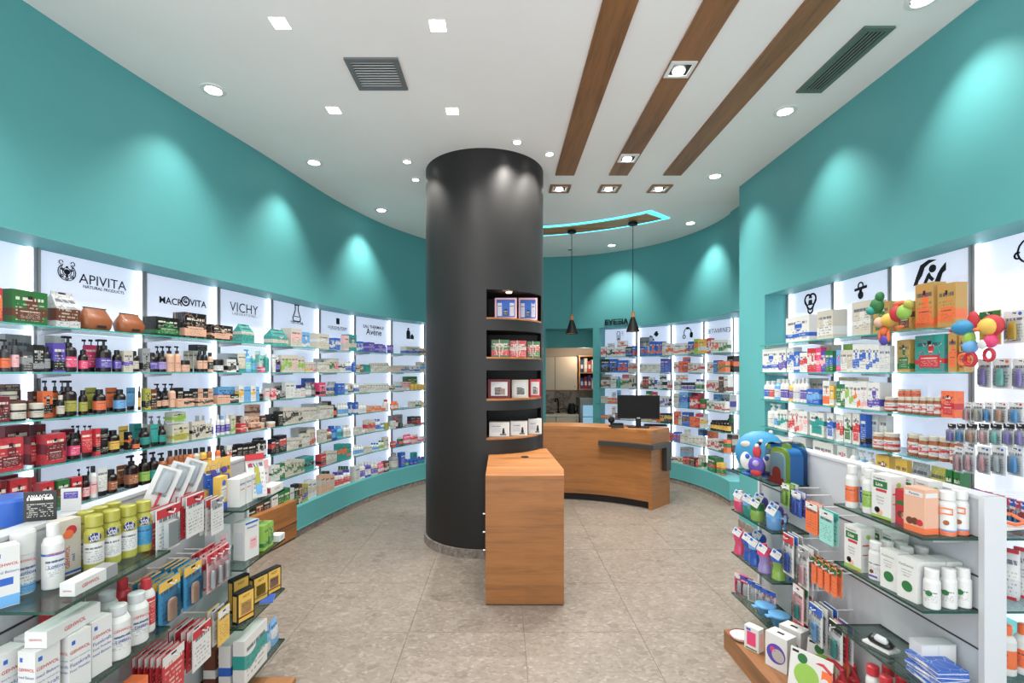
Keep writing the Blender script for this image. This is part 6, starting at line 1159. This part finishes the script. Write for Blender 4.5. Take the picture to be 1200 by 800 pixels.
# ---------------------------------------------------------------- hanging pacifier cards on the right wall
def wall_card(x0, x1, y0, y1, X, col, label, name='pacifier_card', inner=('dot','p')):
    Ya, Yb = X*F/(x0-PX), X*F/(x1-PX); Y = (Ya+Yb)/2; w = abs(Ya-Yb)*.94; zt = CH+(PY-y0)/F*Y; h = (y1-y0)/F*Y
    bq = min(RB_, key=lambda q: abs((q.S0.y+q.S1.y)/2-Y)); iv = Matrix.Translation((bq.S0.x, bq.S0.y, 0)) @ Matrix.Rotation(bq.rz, 4, 'Z'); iv.invert(); zh = zt-.1*h
    MB().tube([iv @ Vector((XRB-.001, Y, zh)), iv @ Vector((X-.012, Y, zh)), iv @ Vector((X-.015, Y, zh+.008))], .0025, 6).obj('hook', 'rod_white', bq.e)
    return card(1, X, Y, zt, w, h, col[:2], label, name, 'card', 'hanging pacifier cards', inner=inner, strip=col[2] if len(col) > 2 else None)
rows = [(420,452,'WWO','W', [(1146,1162,'v','lilac soother'),(1163,1186,'t','green teether'),(1187,1206,'v','violet teether')], 'second'),
 (471,493,'WWR','R', [(1131,1139,'p','pink soother'),(1140,1153,'C','cream soother'),(1154,1164,'b','blue soother'),(1166,1181,'n','tan soother'),(1182,1201,'b','large blue soother')], 'third'),
 (496,519,'WK','K', [(1111,1121,'v','violet twin'),(1122,1132,'b','blue twin'),(1133,1146,'n','peach twin'),(1147,1160,'p','rose twin'),(1161,1175,'t','teal twin'),(1176,1190,'v','purple twin'),(1191,1204,'v','lilac twin')], 'fourth'),
 (523,553,'sWB','B', [(1119,1129,'p','pale pink set'),(1130,1143,'p','pink set'),(1145,1161,'p','rose set'),(1162,1179,'s','grey set'),(1181,1200,'b','blue set')], 'fifth')]
for y0, y1, col, _, items, rown in rows:
    for a, b, c, w in items:
        o = wall_card(a, b, y0+(1200-b)*-.0, y1+(a-1110)*.06, 2.2-.02*(rown in ('fourth','fifth')), col, '%s blister card, %s row of the hanging pacifiers' % (w, rown), inner=('dot', c))
for k in range(9): wall_card(1140+k*7, 1150+k*7, 572+k*2, 612+k*2.2, 2.17, 'sR' if k % 2 else 'RB', 'grey toothbrush box with red corner, %s in the lowest hanging row' % ORD[k], 'toothbrush_box', ('tube','b'))
wall_card(1176, 1202, 364, 402, 2.2, 'WWB', 'white teether card with a yellow ring, top row of the hanging pacifiers', 'teether_card', ('dot','Y')); 
o = wall_card(1147, 1174, 364, 404, 2.21, 'YG', 'mustard card holding a yellow chick toy', 'plush_toy_card', None)
def plush(px, py, X, scale, parts, label, cat='plush toy', rz=-pi/2):
    Y = X*F/(px-PX); e = empty('plush_toy', (X, Y, CH+(PY-py)/F*Y), rz); tag(e, label, cat, 'hanging plush toys')
    for nm, c, r, col in parts:
        if nm.startswith('ring'):
            MBR = MB().tube([(r[0]*.8*scale*math.cos(q), 0, r[2]*.8*scale*math.sin(q)) for q in [2*pi*i/16 for i in range(17)]], r[0]*.26*scale, 8).mesh('ring', 'p_plastic', True); paint(link(nm, MBR, e, tuple(q*scale for q in c)), col); continue
        ell(e, nm, tuple(q*scale for q in c), tuple(q*scale for q in r), col, n=14)
    return e
plush(1159, 424, 2.15, .078, [('head',(0,0,2.0),(.55,.45,.5),'Y'),('mane',(.05,.1,2.05),(.7,.3,.62),'R'),('beak',(-.3,-.4,1.85),(.2,.15,.12),'O'),('body',(.1,0,1.2),(.35,.3,.4),'P'),('mirror',(-.15,-.25,1.0),(.25,.1,.28),'W'),('ring',(0,0,.4),(.35,.12,.4),'R')], 'yellow chick plush with red mane hanging from its card')
plush(1134, 429, 2.15, .09, [('head',(-.2,0,2.0),(.6,.4,.4),'c'),('nose',(-.75,-.1,1.9),(.14,.12,.12),'R'),('ear',(.25,.05,2.3),(.3,.15,.5),'R'),('neck',(.1,0,1.4),(.25,.25,.4),'g'),('body',(.15,0,1.0),(.35,.3,.35),'b'),('ring_orange',(-.2,.02,.35),(.35,.1,.35),'O'),('ring_red',(.2,-.05,.35),(.35,.1,.4),'R')], 'blue mouse plush with orange and red rings')
gir = plush(1036, 403, 2.225, .085, [('head',(.4,0,1.6),(.55,.4,.45),'Y'),('muzzle',(-.1,-.25,1.5),(.35,.3,.35),'n'),('mane',(.9,0,1.9),(.4,.2,.3),'O'),('body',(.0,0,.9),(.3,.25,.35),'O'),('leg',(-.35,0,.5),(.12,.12,.4),'O'),('leg',(.4,0,.5),(.12,.12,.4),'O'),('flower',(.05,-.05,.25),(.38,.15,.35),'V')], 'orange giraffe plush with a violet flower hanging off the top shelf')
plush(1029, 387, 2.215, .085, [('head',(-.1,0,1.7),(.5,.35,.55),'G'),('snout',(-.35,-.2,1.4),(.35,.3,.3),'T'),('hat',(.15,0,2.3),(.3,.25,.35),'G')], 'green dragon plush in its box on the top shelf')
plush(1056, 390, 2.2, .085, [('apple',(-.3,0,1.3),(.5,.35,.55),'R'),('worm',(.35,-.1,1.3),(.45,.35,.5),'g'),('worm_head',(.7,-.1,1.75),(.3,.25,.3),'y'),('ribbon',(-.1,0,.4),(.35,.06,.1),'O'),('leaf',(-.1,0,1.95),(.5,.1,.15),'O')], 'green caterpillar plush curled round a red apple')
q = gir.matrix_basis.inverted() @ Vector((2.29, gir.location.y, 1.7385)); MB().tube([(.034,0,.15), (q.x, q.y, q.z+.004), (q.x, q.y+.03, q.z)], .004).obj('hanging_loop', 't_orange', gir)
